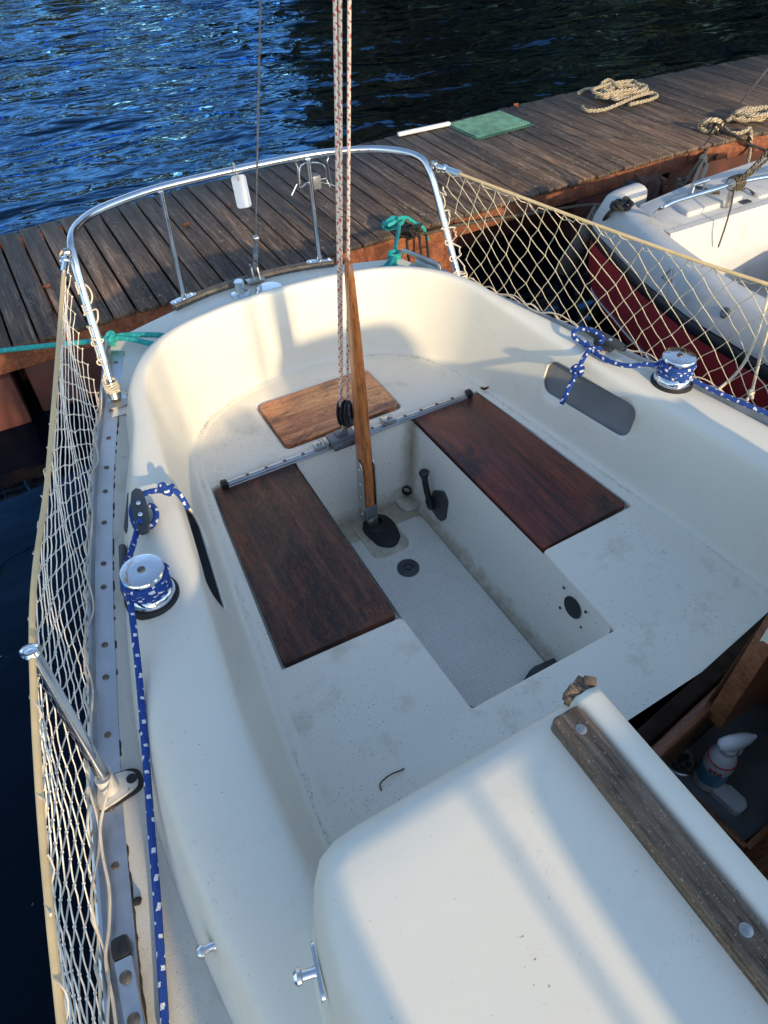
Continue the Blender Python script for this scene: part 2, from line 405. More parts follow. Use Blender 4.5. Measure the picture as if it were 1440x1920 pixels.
MAT['bark'] = m_plain('brown_bark', (.06, .045, .035), .9, 0, .4, 8, .6, 20, .02)
MAT['foliage'] = m_plain('autumn_foliage', (.085, .048, .012), .7, 0, .5, 1.2, .1, 20)
MAT['foliage_g'] = m_plain('dark_green_foliage', (.035, .030, .010), .7, 0, .5, 1.2, .1, 20)
MAT['earth'] = m_plain('bank_earth', (.08, .065, .035), .95, 0, .4, .5, .5, 6, .05)
MAT['mast'] = m_plain('mast_aluminium', (.6, .6, .61), .4, .9, .06, 4)

def m_rope(name, c, tick, la=.32, lb=.34, per=1., rough=.75, twist=0., laid=0):
    s = NT(name); uv = s.n('ShaderNodeTexCoord').outputs['UV']; sep = s.n('ShaderNodeSeparateXYZ'); s.l(uv, sep.inputs[0])
    jn = s.noise(s.coord('UV', (1, .0, 0)), .45, 2)
    u = s.math('ADD', s.math('MULTIPLY', sep.outputs['X'], per), s.math('MULTIPLY', jn, 1.6)); vv = s.math('ADD', sep.outputs['Y'], s.math('MULTIPLY', jn, .8))
    if twist: u = s.math('ADD', u, s.math('MULTIPLY', vv, twist))
    fu = s.math('FRACT', u); row = s.math('FLOOR', u)
    fv = s.math('FRACT', s.math('ADD', s.math('MULTIPLY', vv, 2), s.math('MULTIPLY', row, .5)))
    t = s.math('MULTIPLY', s.math('LESS_THAN', fu, la), s.math('LESS_THAN', fv, lb))
    base = c
    nz = s.noise(s.coord(), 60, 3); base = s.mix(nz, [x*.7 for x in c], [min(1, x*1.2) for x in c])
    colr = s.mix(t, base, tick)
    # braid: crossing strands
    b1 = s.math('SINE', s.math('MULTIPLY', s.math('ADD', s.math('MULTIPLY', sep.outputs['X'], 3), s.math('MULTIPLY', vv, 8)), 6.283))
    b2 = s.math('SINE', s.math('MULTIPLY', s.math('SUBTRACT', s.math('MULTIPLY', sep.outputs['X'], 3), s.math('MULTIPLY', vv, 8)), 6.283))
    h = s.math('MAXIMUM', b1, b2)
    if laid:
        h = s.math('SINE', s.math('MULTIPLY', s.math('ADD', s.math('MULTIPLY', sep.outputs['X'], .9), s.math('MULTIPLY', vv, 3)), 6.283))
        colr = s.mix(s.ramp(h, [(.0, .55), (.45, 0.)]), colr, [q*.35 for q in c])
    n = s.bump(h, .8 if laid else .6, .008 if laid else .0015)
    return s.fin(colr, rough, n)
MAT['rope_blue'] = m_rope('blue_rope_with_white_flecks', (.006, .058, .32), (.80, .82, .84), .32, .36, .62)
MAT['rope_red'] = m_rope('white_rope_with_red_flecks', (.82, .75, .64), (.62, .13, .11), .5, .46, .7, .75, .8)
MAT['rope_teal'] = m_rope('turquoise_rope', (.02, .36, .34), (.03, .44, .41), .5, .5, 1.)
MAT['rope_cream'] = m_rope('cream_mooring_rope', (.62, .50, .33), (.70, .58, .40), .5, .5, 1., laid=1)
MAT['rope_black'] = m_rope('black_rope', (.018, .017, .016), (.03, .03, .03), .5, .5, 1.)
MAT['rope_old'] = m_rope('old_brown_rope', (.16, .13, .085), (.22, .18, .12), .5, .5, 1., laid=1)

def m_water():
    s = NT('river_water'); v = s.coord('World')
    n1 = s.noise(s.coord('World', (1.0, 2.0, 1), (0, 0, -.2)), 2.9, 2, .4, .35)
    n2 = s.noise(s.coord('World', (1.0, 1.8, 1), (0, 0, .25)), 9, 3, .5, .4)
    n3 = s.noise(s.coord('World', (1., 2.2, 1), (0, 0, .1)), 1.1, 2, .5, .6)
    sp = s.n('ShaderNodeSeparateXYZ'); s.l(v, sp.inputs[0]); sh = s.n('ShaderNodeMapRange'); s.l(sp.outputs['Y'], sh.inputs[0])
    sh.inputs[1].default_value = 1.7; sh.inputs[2].default_value = 2.6; sh.inputs[3].default_value = .16; sh.inputs[4].default_value = 1.     # calm between jetty and boats
    hh = s.math('ADD', s.math('ADD', s.math('MULTIPLY', n3, .055), s.math('MULTIPLY', n1, .034)), s.math('MULTIPLY', n2, .0032))
    n = s.bump(s.math('MULTIPLY', hh, sh.outputs[0]), 1., 1.)
    fo = s.ramp(s.noise(s.coord('World', (1.2, 2.6, 1)), 5.2, 5, .62, 1.2), [(.70, 0.), (.73, 1.)])
    zone = s.ramp(s.noise(s.coord('World'), .55, 2), [(.50, 0.), (.58, 1.)])
    foam = s.math('MULTIPLY', fo, zone)
    c = s.mix(s.math('MULTIPLY', foam, .6), (.001, .0025, .006), (.42, .44, .46))
    r = s.math('ADD', .03, s.math('MULTIPLY', foam, .5))
    m = s.fin(c, .6, n, Specular_IOR_Level=0.)
    gl = s.n('ShaderNodeBsdfGlossy'); gl.inputs['Color'].default_value = (.24, .52, .88, 1); gl.inputs['Roughness'].default_value = .03; s.l(n, gl.inputs['Normal'])
    fr = s.n('ShaderNodeFresnel'); fr.inputs['IOR'].default_value = 1.45; s.l(n, fr.inputs['Normal'])
    fac = s.math('MULTIPLY', s.math('MINIMUM', s.math('MULTIPLY', s.math('MAXIMUM', s.math('SUBTRACT', fr.outputs[0], .030), 0.), 2.4), .95), s.math('SUBTRACT', 1., s.math('MULTIPLY', foam, .6)))
    mx = s.n('ShaderNodeMixShader'); s.l(fac, mx.inputs[0]); s.l(s.b.outputs[0], mx.inputs[1]); s.l(gl.outputs[0], mx.inputs[2])
    s.l(mx.outputs[0], s.o.inputs['Surface']); return m
MAT['water'] = m_water()
ZJ, ZW = -.1, -.55
# ================================================================== SAILBOAT
boat = empty('sailboat', (0, -1.2, ZW), 'white sailing boat seen from its side deck, cockpit with wooden locker lids and tiller', 'sailboat')
# stations along the right half: A seat/wall foot, B inner lip, C outer top edge, D foot of coaming on deck, E deck edge
ST = [((.80,-2.45),(.86,-2.45),(.965,-2.45),(.995,-2.45),(1.352,-2.45)),
      ((.81,-2.0),(.86,-2.0),(1.025,-2.0),(1.055,-2.0),(1.348,-2.0)),
      ((.815,-1.62),(.862,-1.62),(1.068,-1.62),(1.10,-1.62),(1.322,-1.62)),
      ((.805,-1.40),(.868,-1.38),(1.085,-1.38),(1.12,-1.38),(1.285,-1.38)),
      ((.785,-1.15),(.86,-1.13),(1.08,-1.12),(1.115,-1.12),(1.24,-1.12)),
      ((.755,-.88),(.835,-.87),(1.045,-.86),(1.08,-.86),(1.185,-.86)),
      ((.71,-.50),(.785,-.48),(.96,-.47),(.995,-.46),(1.095,-.46)),
      ((.665,-.15),(.745,-.12),(.865,-.13),(.90,-.12),(1.008,-.12)),
      ((.635,.08),(.715,.09),(.79,.10),(.825,.11),(.94,.12)),
      ((.60,.24),(.685,.27),(.745,.30),(.78,.32),(.878,.32)),
      ((.52,.385),(.60,.425),(.65,.47),(.68,.50),(.812,.52)),
      ((.40,.475),(.47,.535),(.50,.585),(.52,.62),(.705,.835)),
      ((.25,.53),(.28,.59),(.295,.645),(.305,.685),(.30,.965)),
      ((.10,.557),(.105,.61),(.11,.668),(.115,.71),(.12,.998)),
      ((.0,.56),(.0,.615),(.0,.672),(.0,.715),(.0,1.003))]
def curve(i, sub=4):
    p = cr([V((s[i][0], s[i][1], 0)) for s in ST], sub)
    L = [V((-q.x, q.y, 0)) for q in p]
    return L + p[::-1][1:]          # left front -> aft -> right front
# resample E to match D
def resample(c, n):
    L = [0]
    for a, q in zip(c, c[1:]): L.append(L[-1]+(q-a).length)
    out = []; j = 0
    for i in range(n):
        t = L[-1]*i/(n-1)
        while j < len(L)-2 and L[j+1] < t: j += 1
        f = (t-L[j])/max(1e-9, L[j+1]-L[j]); out.append(c[j].lerp(c[j+1], f))
    return out
cA, cB, cC, cD = (curve(i) for i in range(4))
def edge_curve(sub=4):
    p = cr([V((s[4][0], s[4][1], 0)) for s in ST[:12]], sub)
    q = cr([V((s[4][0], s[4][1], 0)) for s in ST[11:]], sub)
    p = p + q[1:]
    return [V((-k.x, k.y, 0)) for k in p] + p[::-1][1:]
cE = edge_curve()
def lift(c, z): return [V((p.x, p.y, z if not callable(z) else z(p))) for p in c]
def mixc(a, b, t, z): return [V((p.x+(q.x-p.x)*t, p.y+(q.y-p.y)*t, z if not callable(z) else z(p))) for p, q in zip(a, b)]
def sm(y, a, b): t = min(1, max(0, (y-a)/(b-a))); return t*t*(3-2*t)
topz = lambda p: .335+.03*sm(p.y, -.3, .4)
deckz = lambda p: .215+.025*sm(p.y, .2, .8)
def ctz(d): return lambda p: topz(p)+d
# --- coaming with its cockpit wall: one moulding
def coaming_rows():
    inA = [V((p.x*.93, p.y-.035*sm(p.y, -.1, .5), 0)) for p in cA]
    return [lift(inA, .001), mixc(inA, cA, .85, .002), mixc(cA, cB, .03, .010), mixc(cA, cB, .14, .04), mixc(cA, cB, .45, .14), mixc(cA, cB, .78, .25),
            mixc(cA, cB, .96, ctz(-.026)), mixc(cB, cC, .03, ctz(-.006)), mixc(cB, cC, .16, ctz(.002)), mixc(cB, cC, .55, ctz(.002)), mixc(cB, cC, .85, ctz(-.006)),
            mixc(cB, cC, .985, ctz(-.022)), mixc(cC, cD, .35, ctz(-.06)), mixc(cC, cD, .85, lambda p: deckz(p)+.022), mixc(cD, cE, .06, lambda p: deckz(p)+.002)]
bm = B(); loft(bm, coaming_rows()); coam = obj('cockpit_coaming', bm, MAT['gel'], boat, sharp=60, center=False)
def cut(o, polys_depth):
    """cut rounded pockets into a moulding and bake the result"""
    sub = o.modifiers.new('s', 'SUBSURF'); sub.levels = 1; sub.render_levels = 1
    tmp = []
    for bmx in polys_depth:
        me = bpy.data.meshes.new('cut'); bmesh.ops.recalc_face_normals(bmx, faces=bmx.faces); bmx.to_mesh(me); bmx.free()
        c = bpy.data.objects.new('cut', me); col.objects.link(c); tmp.append(c)
        md = o.modifiers.new('b', 'BOOLEAN'); md.object = c; md.operation = 'DIFFERENCE'; md.solver = 'EXACT'
    bpy.context.view_layer.update()
    ev = o.evaluated_get(bpy.context.evaluated_depsgraph_get()); me = bpy.data.meshes.new_from_object(ev)
    o.modifiers.clear(); old = o.data; me.name = old.name; o.data = me; bpy.data.meshes.remove(old)
    for c in tmp:
        m = c.data; bpy.data.objects.remove(c); bpy.data.meshes.remove(m)
# pocket outline in the plane of the coaming wall (right side); mirrored for the left
PKC = V((.755, -.475, .21)); pdir = V((-.16, -1, 0)).normalized()
PU = V((.165, -1, 0)).normalized() * 1.0; PU = V((.14, -1, .03)).normalized()
PN = V((-1, -.12, .22)).normalized(); PN = (PN - PU*PN.dot(PU)).normalized(); PV = PN.cross(PU)
def pocket_poly(): return rrect(-.215, -.066, .215, .066, .045, 5)
def pocket_pts(side, depth, grow=1.0):
    out = []
    for a, b in pocket_poly():
        p = PKC + PU*(a*grow) + PV*(b*grow) + PN*(-depth)
        out.append(V((p.x*side, p.y, p.z)))
    return out
def cutter(side):
    b = B(); loft(b, [pocket_pts(side, -.12), pocket_pts(side, .10)], True)
    vs = list(b.verts); n = len(vs)//2
    b.faces.new(vs[:n]); b.faces.new(vs[n:]); return b
bpy.context.view_layer.update()
coam.data.update()
# the coaming is an open sheet: cut by removing faces with the boolean's help
sol = coam.modifiers.new('th', 'SOLIDIFY'); sol.thickness = .008; sol.offset = -1 
cut(coam, [cutter(1), cutter(-1)])
for f in coam.data.polygons: f.use_smooth = True
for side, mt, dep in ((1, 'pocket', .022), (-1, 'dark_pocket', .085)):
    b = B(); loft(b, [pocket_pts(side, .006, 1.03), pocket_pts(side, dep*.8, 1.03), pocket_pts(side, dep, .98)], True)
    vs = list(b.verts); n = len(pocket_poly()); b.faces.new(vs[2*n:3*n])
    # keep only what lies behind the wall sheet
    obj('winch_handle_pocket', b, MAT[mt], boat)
# --- seats: flat moulding with openings for the well and the three lids
def poly_fill(loops, z):
    b = B(); es = []
    for lp in loops:
        vs = [b.verts.new(V((p[0], p[1], z))) for p in lp]
        es += [b.edges.new((vs[i], vs[(i+1) % len(vs)])) for i in range(len(vs))]
    bmesh.ops.triangle_fill(b, use_beauty=True, use_dissolve=False, edges=es, normal=(0, 0, 1)); return b
seat_out = [(p.x*.98, p.y-.012) for p in cA]; seat_out = [p for p in seat_out if p[1] > -1.50]
seat_out = [(seat_out[0][0], -1.465-.05)] + seat_out + [(seat_out[-1][0], -1.465)]
yb = -.868
T = [(.272,-1.242),(.284,yb-.004)]; T2 = [(.695,yb+.008),(.614,.012),(.275,.012)]
hole = [(.272,-1.242),(.283,-.872),(.697,-.862),(.616,.014),(.27,.014),(-.27,.014),(-.61,.024),(-.692,-.852),(-.283,-.866),(-.272,-1.242)]
hole = rpoly(hole, .012, 3)
aft = rrect(-.272, .068, .277, .412, .03, 4)
b = poly_fill([seat_out, hole, aft], 0)
for e in [e for e in b.edges if e.is_boundary]: pass
# rolled edge down into the openings
def roll(b, lp, inset, depth, close=True):
    n = len(lp); cx = sum(p[0] for p in lp)/n; cy = sum(p[1] for p in lp)/n
    def off(d):
        o = []
        for i in range(n):
            p0, p1, p2 = V(lp[i-1]), V(lp[i]), V(lp[(i+1) % n])
            t = (p2-p0); nn = V((-t.y, t.x)).normalized() if t.length else V((0, 0))
            o.append((p1.x+nn.x*d*sg, p1.y+nn.y*d*sg))
        return o
    area = sum(lp[i][0]*lp[(i+1) % n][1]-lp[(i+1) % n][0]*lp[i][1] for i in range(n)); sg = 1 if area > 0 else -1
    loft(b, [[V((p[0], p[1], 0)) for p in off(0)], [V((p[0], p[1], -.002)) for p in off(inset*.6)], [V((p[0], p[1], -.008)) for p in off(inset)], [V((p[0], p[1], -depth)) for p in off(inset)]], True)
roll(b, hole, .006, .034); roll(b, aft, .006, .03)
bmesh.ops.remove_doubles(b, verts=b.verts, dist=.0004)
obj('cockpit_seat', b, MAT['seat'], boat, sharp=50, center=False)
b = B(); tube(b, cr([Z(505, 1275, .0005), Z(499, 1296, .0005), Z(504, 1325, .0005), Z(560, 1448, .0005), Z(652, 1640, .0005)], 6), .0016, 5); obj('seat_seam', b, MAT['sealant'], boat)
rnd = random.Random(12)
for sd_ in (1, -1):
    rc = resample([V((p.x, p.y, 0)) for p in cA if p.x*sd_ > .3 and p.y > -1.44], 90); rw = [[], []]
    for q in rc:
        k = .010+.014*rnd.random(); rw[0].append(V((q.x-sd_*.004, q.y-(.004 if q.y > .2 else 0), .0042))); rw[1].append(V((q.x-sd_*(.006+k), q.y-(k if q.y > .2 else 0), .0032)))
    b = B(); loft(b, rw); obj('grime_line', b, MAT['grime'], boat)
# ledges the lids lie on
b = B()
for s in (1, -1):
    poly = [(.276*s, yb), (.70*s, yb), (.62*s, .02), (.264*s, .02)]
    vs = [b.verts.new(V((p[0], p[1], -.032))) for p in poly]; b.faces.new(vs)
vs = [b.verts.new(V((p[0], p[1], -.030))) for p in rrect(-.28, .06, .285, .42, .02, 2)]; b.faces.new(vs)
obj('lid_ledge', b, MAT['seat'], boat, smooth=False, center=False)
# --- the foot well
wt = [(.266,-1.236),(.277,-.868),(.264,.008)]
WD = -.425
b = B()
def wall(pts_top, pts_bot, zt, nseg=1):
    loft(b, [[V((p[0], p[1], zt)) for p in pts_top], [V((p[0], p[1], -.2)) for p in [((a[0]+c[0])/2, (a[1]+c[1])/2) for a, c in zip(pts_top, pts_bot)]],
             [V((p[0]*.998, p[1], WD+.035)) for p in pts_bot], [V((p[0]*.985, p[1], WD+.010)) for p in pts_bot], [V((p[0]*.93, p[1]*.99, WD)) for p in pts_bot]])
bot = [(.248,-1.222),(.25,-.868),(.245,-.03)]
ring_t = rpoly([(.266,-1.236),(.277,-.868),(.264,.006),(-.264,.006),(-.277,-.868),(-.266,-1.236)], .03, 4)
ring_b = rpoly([(.248,-1.222),(.25,-.868),(.245,-.03),(-.245,-.03),(-.25,-.868),(-.248,-1.222)], .03, 4)
sc = lambda ring, f, d: [(p[0]*f, -.615+(p[1]+.615)*d) for p in ring]
loft(b, [[V((p[0], p[1], -.010)) for p in ring_t], [V((p[0], p[1], WD+.04)) for p in ring_b], [V((p[0], p[1], WD+.012)) for p in sc(ring_b, .985, .995)], [V((p[0], p[1], WD+.002)) for p in sc(ring_b, .93, .985)]], True)
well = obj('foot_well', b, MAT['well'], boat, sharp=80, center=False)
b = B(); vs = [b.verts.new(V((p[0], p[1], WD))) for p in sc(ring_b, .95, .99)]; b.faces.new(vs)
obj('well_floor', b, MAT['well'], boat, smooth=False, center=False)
b = B(); prism(b, rrect(-.222, -1.205, .222, -.16, .03), WD-.004, WD+.004, .002)
obj('nonskid_panel', b, MAT['sole'], boat)
b = B(); prism(b, rrect(-.075, -.30, .10, -.06, .04), WD-.004, WD+.0075, .002)
obj('rudder_tube_pad', b, MAT['well'], boat)
# cut-outs that expose drain and socket
b = B(); lathe(b, [(.046, 0), (.046, .007), (.040, .010), (.022, .010), (.020, .004), (.012, .004), (.011, .009), (.0, .009)], at((.019, -.40, WD+.003)), 28, False)
obj('floor_drain', b, MAT['charcoal'], boat)
b = B(); lathe(b, [(.024, 0), (.022, .006), (.016, .006), (.014, -.03), (0, -.03)], at((.222, -.045, WD+.055), frame((-.7, -.7, .35))), 20, False)
obj('corner_drain', b, MAT['rubber'], boat)
b = B(); prism(b, rrect(.165, -.125, .262, -.012, .04), WD+.002, WD+.016, .004)
obj('drain_plinth', b, MAT['well'], boat)
fx = frame((-1, 0, .09))
b = B(); lathe(b, [(.040, .001), (.040, .003), (.034, .003), (.032, .001), (0, .001)], at((.2635, -1.063, -.085), fx), 28, False)
hole_o = obj('instrument_hole', b, MAT['dark_pocket'], boat)
for dy, dz in ((.055, .045), (-.055, -.045), (.05, -.06), (-.055, .04)):
    b = B(); lathe(b, [(.0055, 0), (.005, .0025), (0, .0025)], at((.2625, -1.063+dy, -.085+dz), fx), 10, False)
    obj('screw_hole', b, MAT['dark_pocket'], boat)
b = B(); pl_ = [Z(*q, WD+.03) for q in ((972, 1292), (996, 1253), (1043, 1231), (1062, 1248))]
prism(b, rpoly([(q.x, q.y) for q in pl_], .012, 3), WD+.004, WD+.034, .005, 2)
obj('bilge_pump_flap', b, MAT['charcoal'], boat)
# gear lever on the right well wall
def on_rwall(y, z): return V((.262+.03*(z/.42)*.6, y, z))
g = B(); prism(g, rpoly([(-.055,-.085),(.02,-.10),(.055,-.06),(.055,.05),(.02,.075),(-.055,.02)], .015), 0, .014, .004, mtx=at((.2585, -.265, -.265), M(((0,0,-1),(1,0,0),(0,-1,0))).transposed() @ M.Identity(3)) if False else None)
bmesh.ops.transform(g, matrix=at((.2605, -.268, -.262), M(((0, -1, 0), (.06, 0, 1), (-1, 0, .06))).transposed()), verts=g.verts)
lev = obj('gear_lever', g, MAT['charcoal'], boat)
b = B(); pts = cr([(.235, -.225, -.305), (.222, -.215, -.24), (.216, -.205, -.18), (.213, -.198, -.125)], 5)
tube(b, pts, [.020]*3+[.0135]*(len(pts)-7)+[.016, .021, .023, .016], 12)
lathe(b, [(.024, 0), (.024, .03), (.018, .036), (0, .036)], at((.258, -.225, -.31), frame((-1, 0, 0))), 18, False)
obj('lever_handle', b, MAT['black'], lev)
# --- locker lids
def lid(name, pts, mat, lab, th=.022, z=-.004, r=.012):
    cx = sum(p[0] for p in pts)/4; cy = sum(p[1] for p in pts)/4
    pts = [(p[0]-math.copysign(.005, p[0]-cx), p[1]-math.copysign(.005, p[1]-cy)) for p in pts]
    b = B(); prism(b, rpoly(pts, r, 4), z-th, z+.004, .003, 2); o = obj(name, b, MAT[mat], boat, sharp=40); o['label'] = lab; return o
lid('locker_lid', [(-.284, yb+.018), (-.270, -.006), (-.602, .004), (-.680, yb+.030)], 'board_l', 'dark flaking brown wooden locker lid')
lid('locker_lid', [(.278, yb+.004), (.684, yb+.022), (.604, .002), (.268, -.012)], 'board_r', 'dark red varnished wooden locker lid')
lid('locker_lid', [(-.262, .078), (.266, .080), (.268, .404), (-.262, .396)], 'board_a', 'bleached orange wooden locker lid', .016, .004, .028)
# --- traveller
trav = B(); box(trav, (0, -.006, .009), (1.085, .024, .012), None, .003); box(trav, (0, -.006, .0165), (1.085, .011, .007), None, .002)
box(trav, (0, -.006, .0025), (1.085, .030, .005))
trav = obj('mainsheet_traveller', trav, MAT['alu'], boat)
b = B(); lathe(b, [(.0075, 0), (.0075, .0012), (.005, .0022), (0, .0022)], None, 12, False); box(b, (0, 0, .0022), (.011, .0016, .0012))
scr = obj('screw', b, MAT['bolt'], trav); W0 = (-.46, -.006, .020); scr.location = V(W0)-WLOC['mainsheet_traveller']; 
for i in range(1, 13): put(scr, 'screw', (-.46+i*.0775, -.006, .020), trav, (0, 0, i*1.3))
for s in (-1, 1):
    b = B(); box(b, (s*.554, -.006, .014), (.028, .034, .028), None, .007); lathe(b, [(.008, .028), (.008, .031), (0, .031)], at((s*.556, -.006, 0)), 14, False)
    obj('end_stop', b, MAT['black'], trav)
for x in (-.155, .165):
    b = B(); box(b, (x, -.006, .030), (.045, .040, .016), None, .004); box(b, (x+(.03 if x < 0 else -.03), -.006, .030), (.016, .040, .030), None, .004)
    lathe(b, [(.011, .038), (.011, .05), (.007, .054), (0, .054)], at((x, -.006, 0)), 14, False)
    obj('travel_stop', b, MAT['steel_dull'], trav)
b = B(); box(b, (-.058, -.008, .032), (.115, .062, .036), None, .008); box(b, (-.058, -.041, .022), (.10, .012, .034), None, .004)
for x in (-.1, -.058, -.016): lathe(b, [(.012, -.05), (.012, -.046), (0, -.046)], at((x, 0, .022), frame((0, 1, 0))), 10, False)
box(b, (-.058, -.008, .056), (.05, .03, .02), None, .004)
obj('traveller_car', b, MAT['grey_metal'], trav)
# --- tiller
tb, tt = V((-.018, -.130, -.245)), V((0, -.05, .775))
d = tt-tb
b = B(); rows = []
for t, w, h, bx in ((0, .024, .032, 0), (.04, .025, .035, 0), (.25, .026, .036, .001), (.5, .0225, .031, .003), (.75, .018, .025, .003), (.95, .0135, .018, .001), (.99, .010, .014, 0), (1., .005, .007, 0)):
    c = tb+d*t+V((.8*bx, 0, 0)); rows.append([c+V((math.copysign(abs(math.cos(a))**.55, math.cos(a))*w, math.copysign(abs(math.sin(a))**.55, math.sin(a))*h, 0)) for a in [2*math.pi*k/16 for k in range(16)]])
rows2 = []
vr = loft(b, rows, True); b.faces.new(vr[0][::-1]); b.faces.new(vr[-1])
til = obj('tiller', b, MAT['tiller'], boat, sharp=60)
b = B(); tube(b, [V((.020, -.125, WD-.02)), V((-.008, -.132, -.335))], .024, 20); lathe(b, [(.027, 0), (.027, .03), (.018, .045), (0, .045)], at((-.005, -.132, -.345)), 18, False)
obj('rudder_shaft', b, MAT['steel_dull'], til)
b = B(); pl = [(-.085, -.17, 0), ]
for s in (-1, 1):
    f = rpoly([(-.02, -.335), (.018, -.345), (.030, -.25), (.026, -.02), (.0, -.005), (-.024, -.03), (-.03, -.25)], .015, 3)
    prism(b, f, -.002, .002, 0, mtx=at((-.018+s*.028, -.132, 0), M(((0, 1, 0), (0, 0, 1), (1, 0, 0))).transposed()))
    for zz in (-.05, -.13, -.2, -.30): lathe(b, [(.008, 0), (.007, .004), (0, .004)], at((-.018+s*.030, -.132, zz), frame((s, 0, 0))), 10, False)
obj('tiller_cheek', b, MAT['steel_dull'], til)
b = B(); box(b, (-.018, -.132, -.285), (.055, .06, .075), None, .006); obj('tiller_head', b, MAT['grey_metal'], til)
b = B()
bp = []
for k in range(28):
    a = 2*math.pi*k/28; q = 1+.05*math.sin(3*a)+.03*math.sin(7*a)
    bp.append((.025+.068*math.copysign(abs(math.cos(a))**.8, math.cos(a))*q, -.165+.098*math.copysign(abs(math.sin(a))**.8, math.sin(a))*q))
prism(b, bp, WD+.004, WD+.018, .006)
lathe(b, [(.05, .016), (.036, .026), (.03, .04), (.026, .04)], at((.018, -.128, WD)), 20, False)
obj('rubber_boot', b, MAT['rubber'], til)
# --- decks
BOWE = [(1.34, -2.8), (1.22, -3.5), (.98, -4.2), (.55, -5.0), (.0, -5.6)]
BOWD = [(.95, -2.8), (.90, -3.2), (.75, -3.6), (.4, -3.9), (0, -4.0)]
def full(lst): return [V((-x, y, 0)) for x, y in lst][::-1], [V((x, y, 0)) for x, y in lst]
dl, dr = full(BOWD); el, er = full(BOWE)
fD = dl + cD + dr[:]; fE = None
cEr = cE
Efull = el + cE + er; Dfull = dl + cD + dr
b = B(); loft(b, [lift(Dfull, deckz), mixc(Dfull, Efull, .5, lambda p: deckz(p)+.004), lift(Efull, lambda p: deckz(p)-.012)])
# kill faces that would lie above the aft deck (separate smooth moulding)
obj('side_deck', b, MAT['deck'], boat, center=False)
b = B()
ia = [i for i, p in enumerate(cD) if p.y > .30]; i0, i1 = ia[0], ia[-1]
loft(b, [[V((p.x, p.y, deckz(p)+.006)) for p in cD[i0:i1+1]], [V((p.x, p.y, deckz(p)+.008)) for p in [a.lerp(q, .5) for a, q in zip(cD[i0:i1+1], cE[i0:i1+1])]], [V((p.x, p.y, deckz(p)-.004)) for p in [a.lerp(q, .985) for a, q in zip(cD[i0:i1+1], cE[i0:i1+1])]]])
obj('aft_deck', b, MAT['gel'], boat, center=False)
# --- hull
b = B()
def shrink(c, f, z): return [V((p.x*f, p.y*(f if p.y < 0 else 1)-(0 if p.y < .8 else (1-f)*.5), z(p) if callable(z) else z)) for p in c]
loft(b, [lift(Efull, lambda p: deckz(p)-.011), shrink(Efull, 1.0, .14), shrink(Efull, .985, -.1), shrink(Efull, .95, -.35), shrink(Efull, .86, -.60), shrink(Efull, .55, -.9)])
obj('hull', b, MAT['hull'], boat, center=False, sharp=50)
# --- toe rails
def along(c, f0, f1):
    return [p for p in c if f0 <= p.y <= f1]
for s in (-1, 1):
    p = [V((s*abs(q.x), q.y, 0)) for q in cr([V((x, y, 0)) for x, y in [st[4] for st in ST[:11]] + [(.775, .63), (.735, .735)]], 4)]
    b = B(); rows = []
    for off, z in ((-.062, .004), (-.062, .009), (-.012, .012), (-.006, .030), (.0, .034), (.006, .030), (.006, -.035)):
        row = []
        for i, q in enumerate(p):
            t = (p[min(i+1, len(p)-1)]-p[max(i-1, 0)]).normalized(); nn = V((t.y, -t.x, 0)); 
            if nn.x*s < 0: nn = -nn
            row.append(V((q.x+nn.x*off, q.y+nn.y*off, deckz(q)-.004+z)))
        rows.append(row)
    loft(b, rows)
    tr = obj('toe_rail', b, MAT['alu'], boat, sharp=30)
    b = B(); lathe(b, [(.0088, 0), (.0088, .002), (.006, .004), (0, .0045)], None, 14, False); box(b, (0, 0, .0044), (.013, .0026, .0015))
    first = None; L = 0; nxt = .07
    for i in range(1, len(p)):
        L += (p[i]-p[i-1]).length
        if L > nxt:
            nxt += .155
            t = (p[i]-p[i-1]).normalized(); nn = V((t.y, -t.x, 0)); nn = nn if nn.x*s > 0 else -nn
            w = V((p[i].x-nn.x*.036, p[i].y-nn.y*.036, deckz(p[i])+.006))
            if first is None:
                first = obj('bolt', b, MAT['bolt'], tr); first.location = w-WLOC[tr.name]; WLOC[first.name] = w
            else: put(first, 'bolt', w, tr, (0, 0, L*7))
    b = B(); pts = []
    for i in range(len(p)):
        t = (p[min(i+1, len(p)-1)]-p[max(i-1, 0)]).normalized(); nn = V((t.y, -t.x, 0)); nn = nn if nn.x*s > 0 else -nn
        pts.append(V((p[i].x-nn.x*.0625, p[i].y-nn.y*.0625, deckz(p[i])-.001)))
    pts = resample(pts, 260); tube(b, pts, [random.uniform(.0025, .0065) for _ in pts], 6)
    obj('sealant_bead', b, MAT['sealant'], tr)
# genoa track bolted over the left toe rail, near the camera
tk = [Z(230, 1790, .235), Z(252, 1905, .235)]; dv = (tk[1]-tk[0]).normalized(); dv.z = 0
mx = frame((0, 0, 1), dv)
b = B(); c0 = tk[0]+dv*.33; box(b, (c0.x, c0.y, .238), (.64, .034, .016), mx, .003)
gt = obj('genoa_track', b, MAT['alu'], boat)
b = B(); c1 = tk[0]-dv*.012; box(b, (c1.x, c1.y, .238), (.045, .036, .024), mx, .010); obj('track_end_stop', b, MAT['black'], gt)
b = B(); lathe(b, [(.0125, 0), (.0115, .004), (0, .006)], None, 14, False); f0 = obj('bolt', b, MAT['bolt'], gt); w = tk[0]+dv*.045; w.z = .246; f0.location = w-WLOC['genoa_track']
for k in range(1, 6):
    w = tk[0]+dv*(.045+k*.075); w.z = .246; put(f0, 'bolt', w, gt)
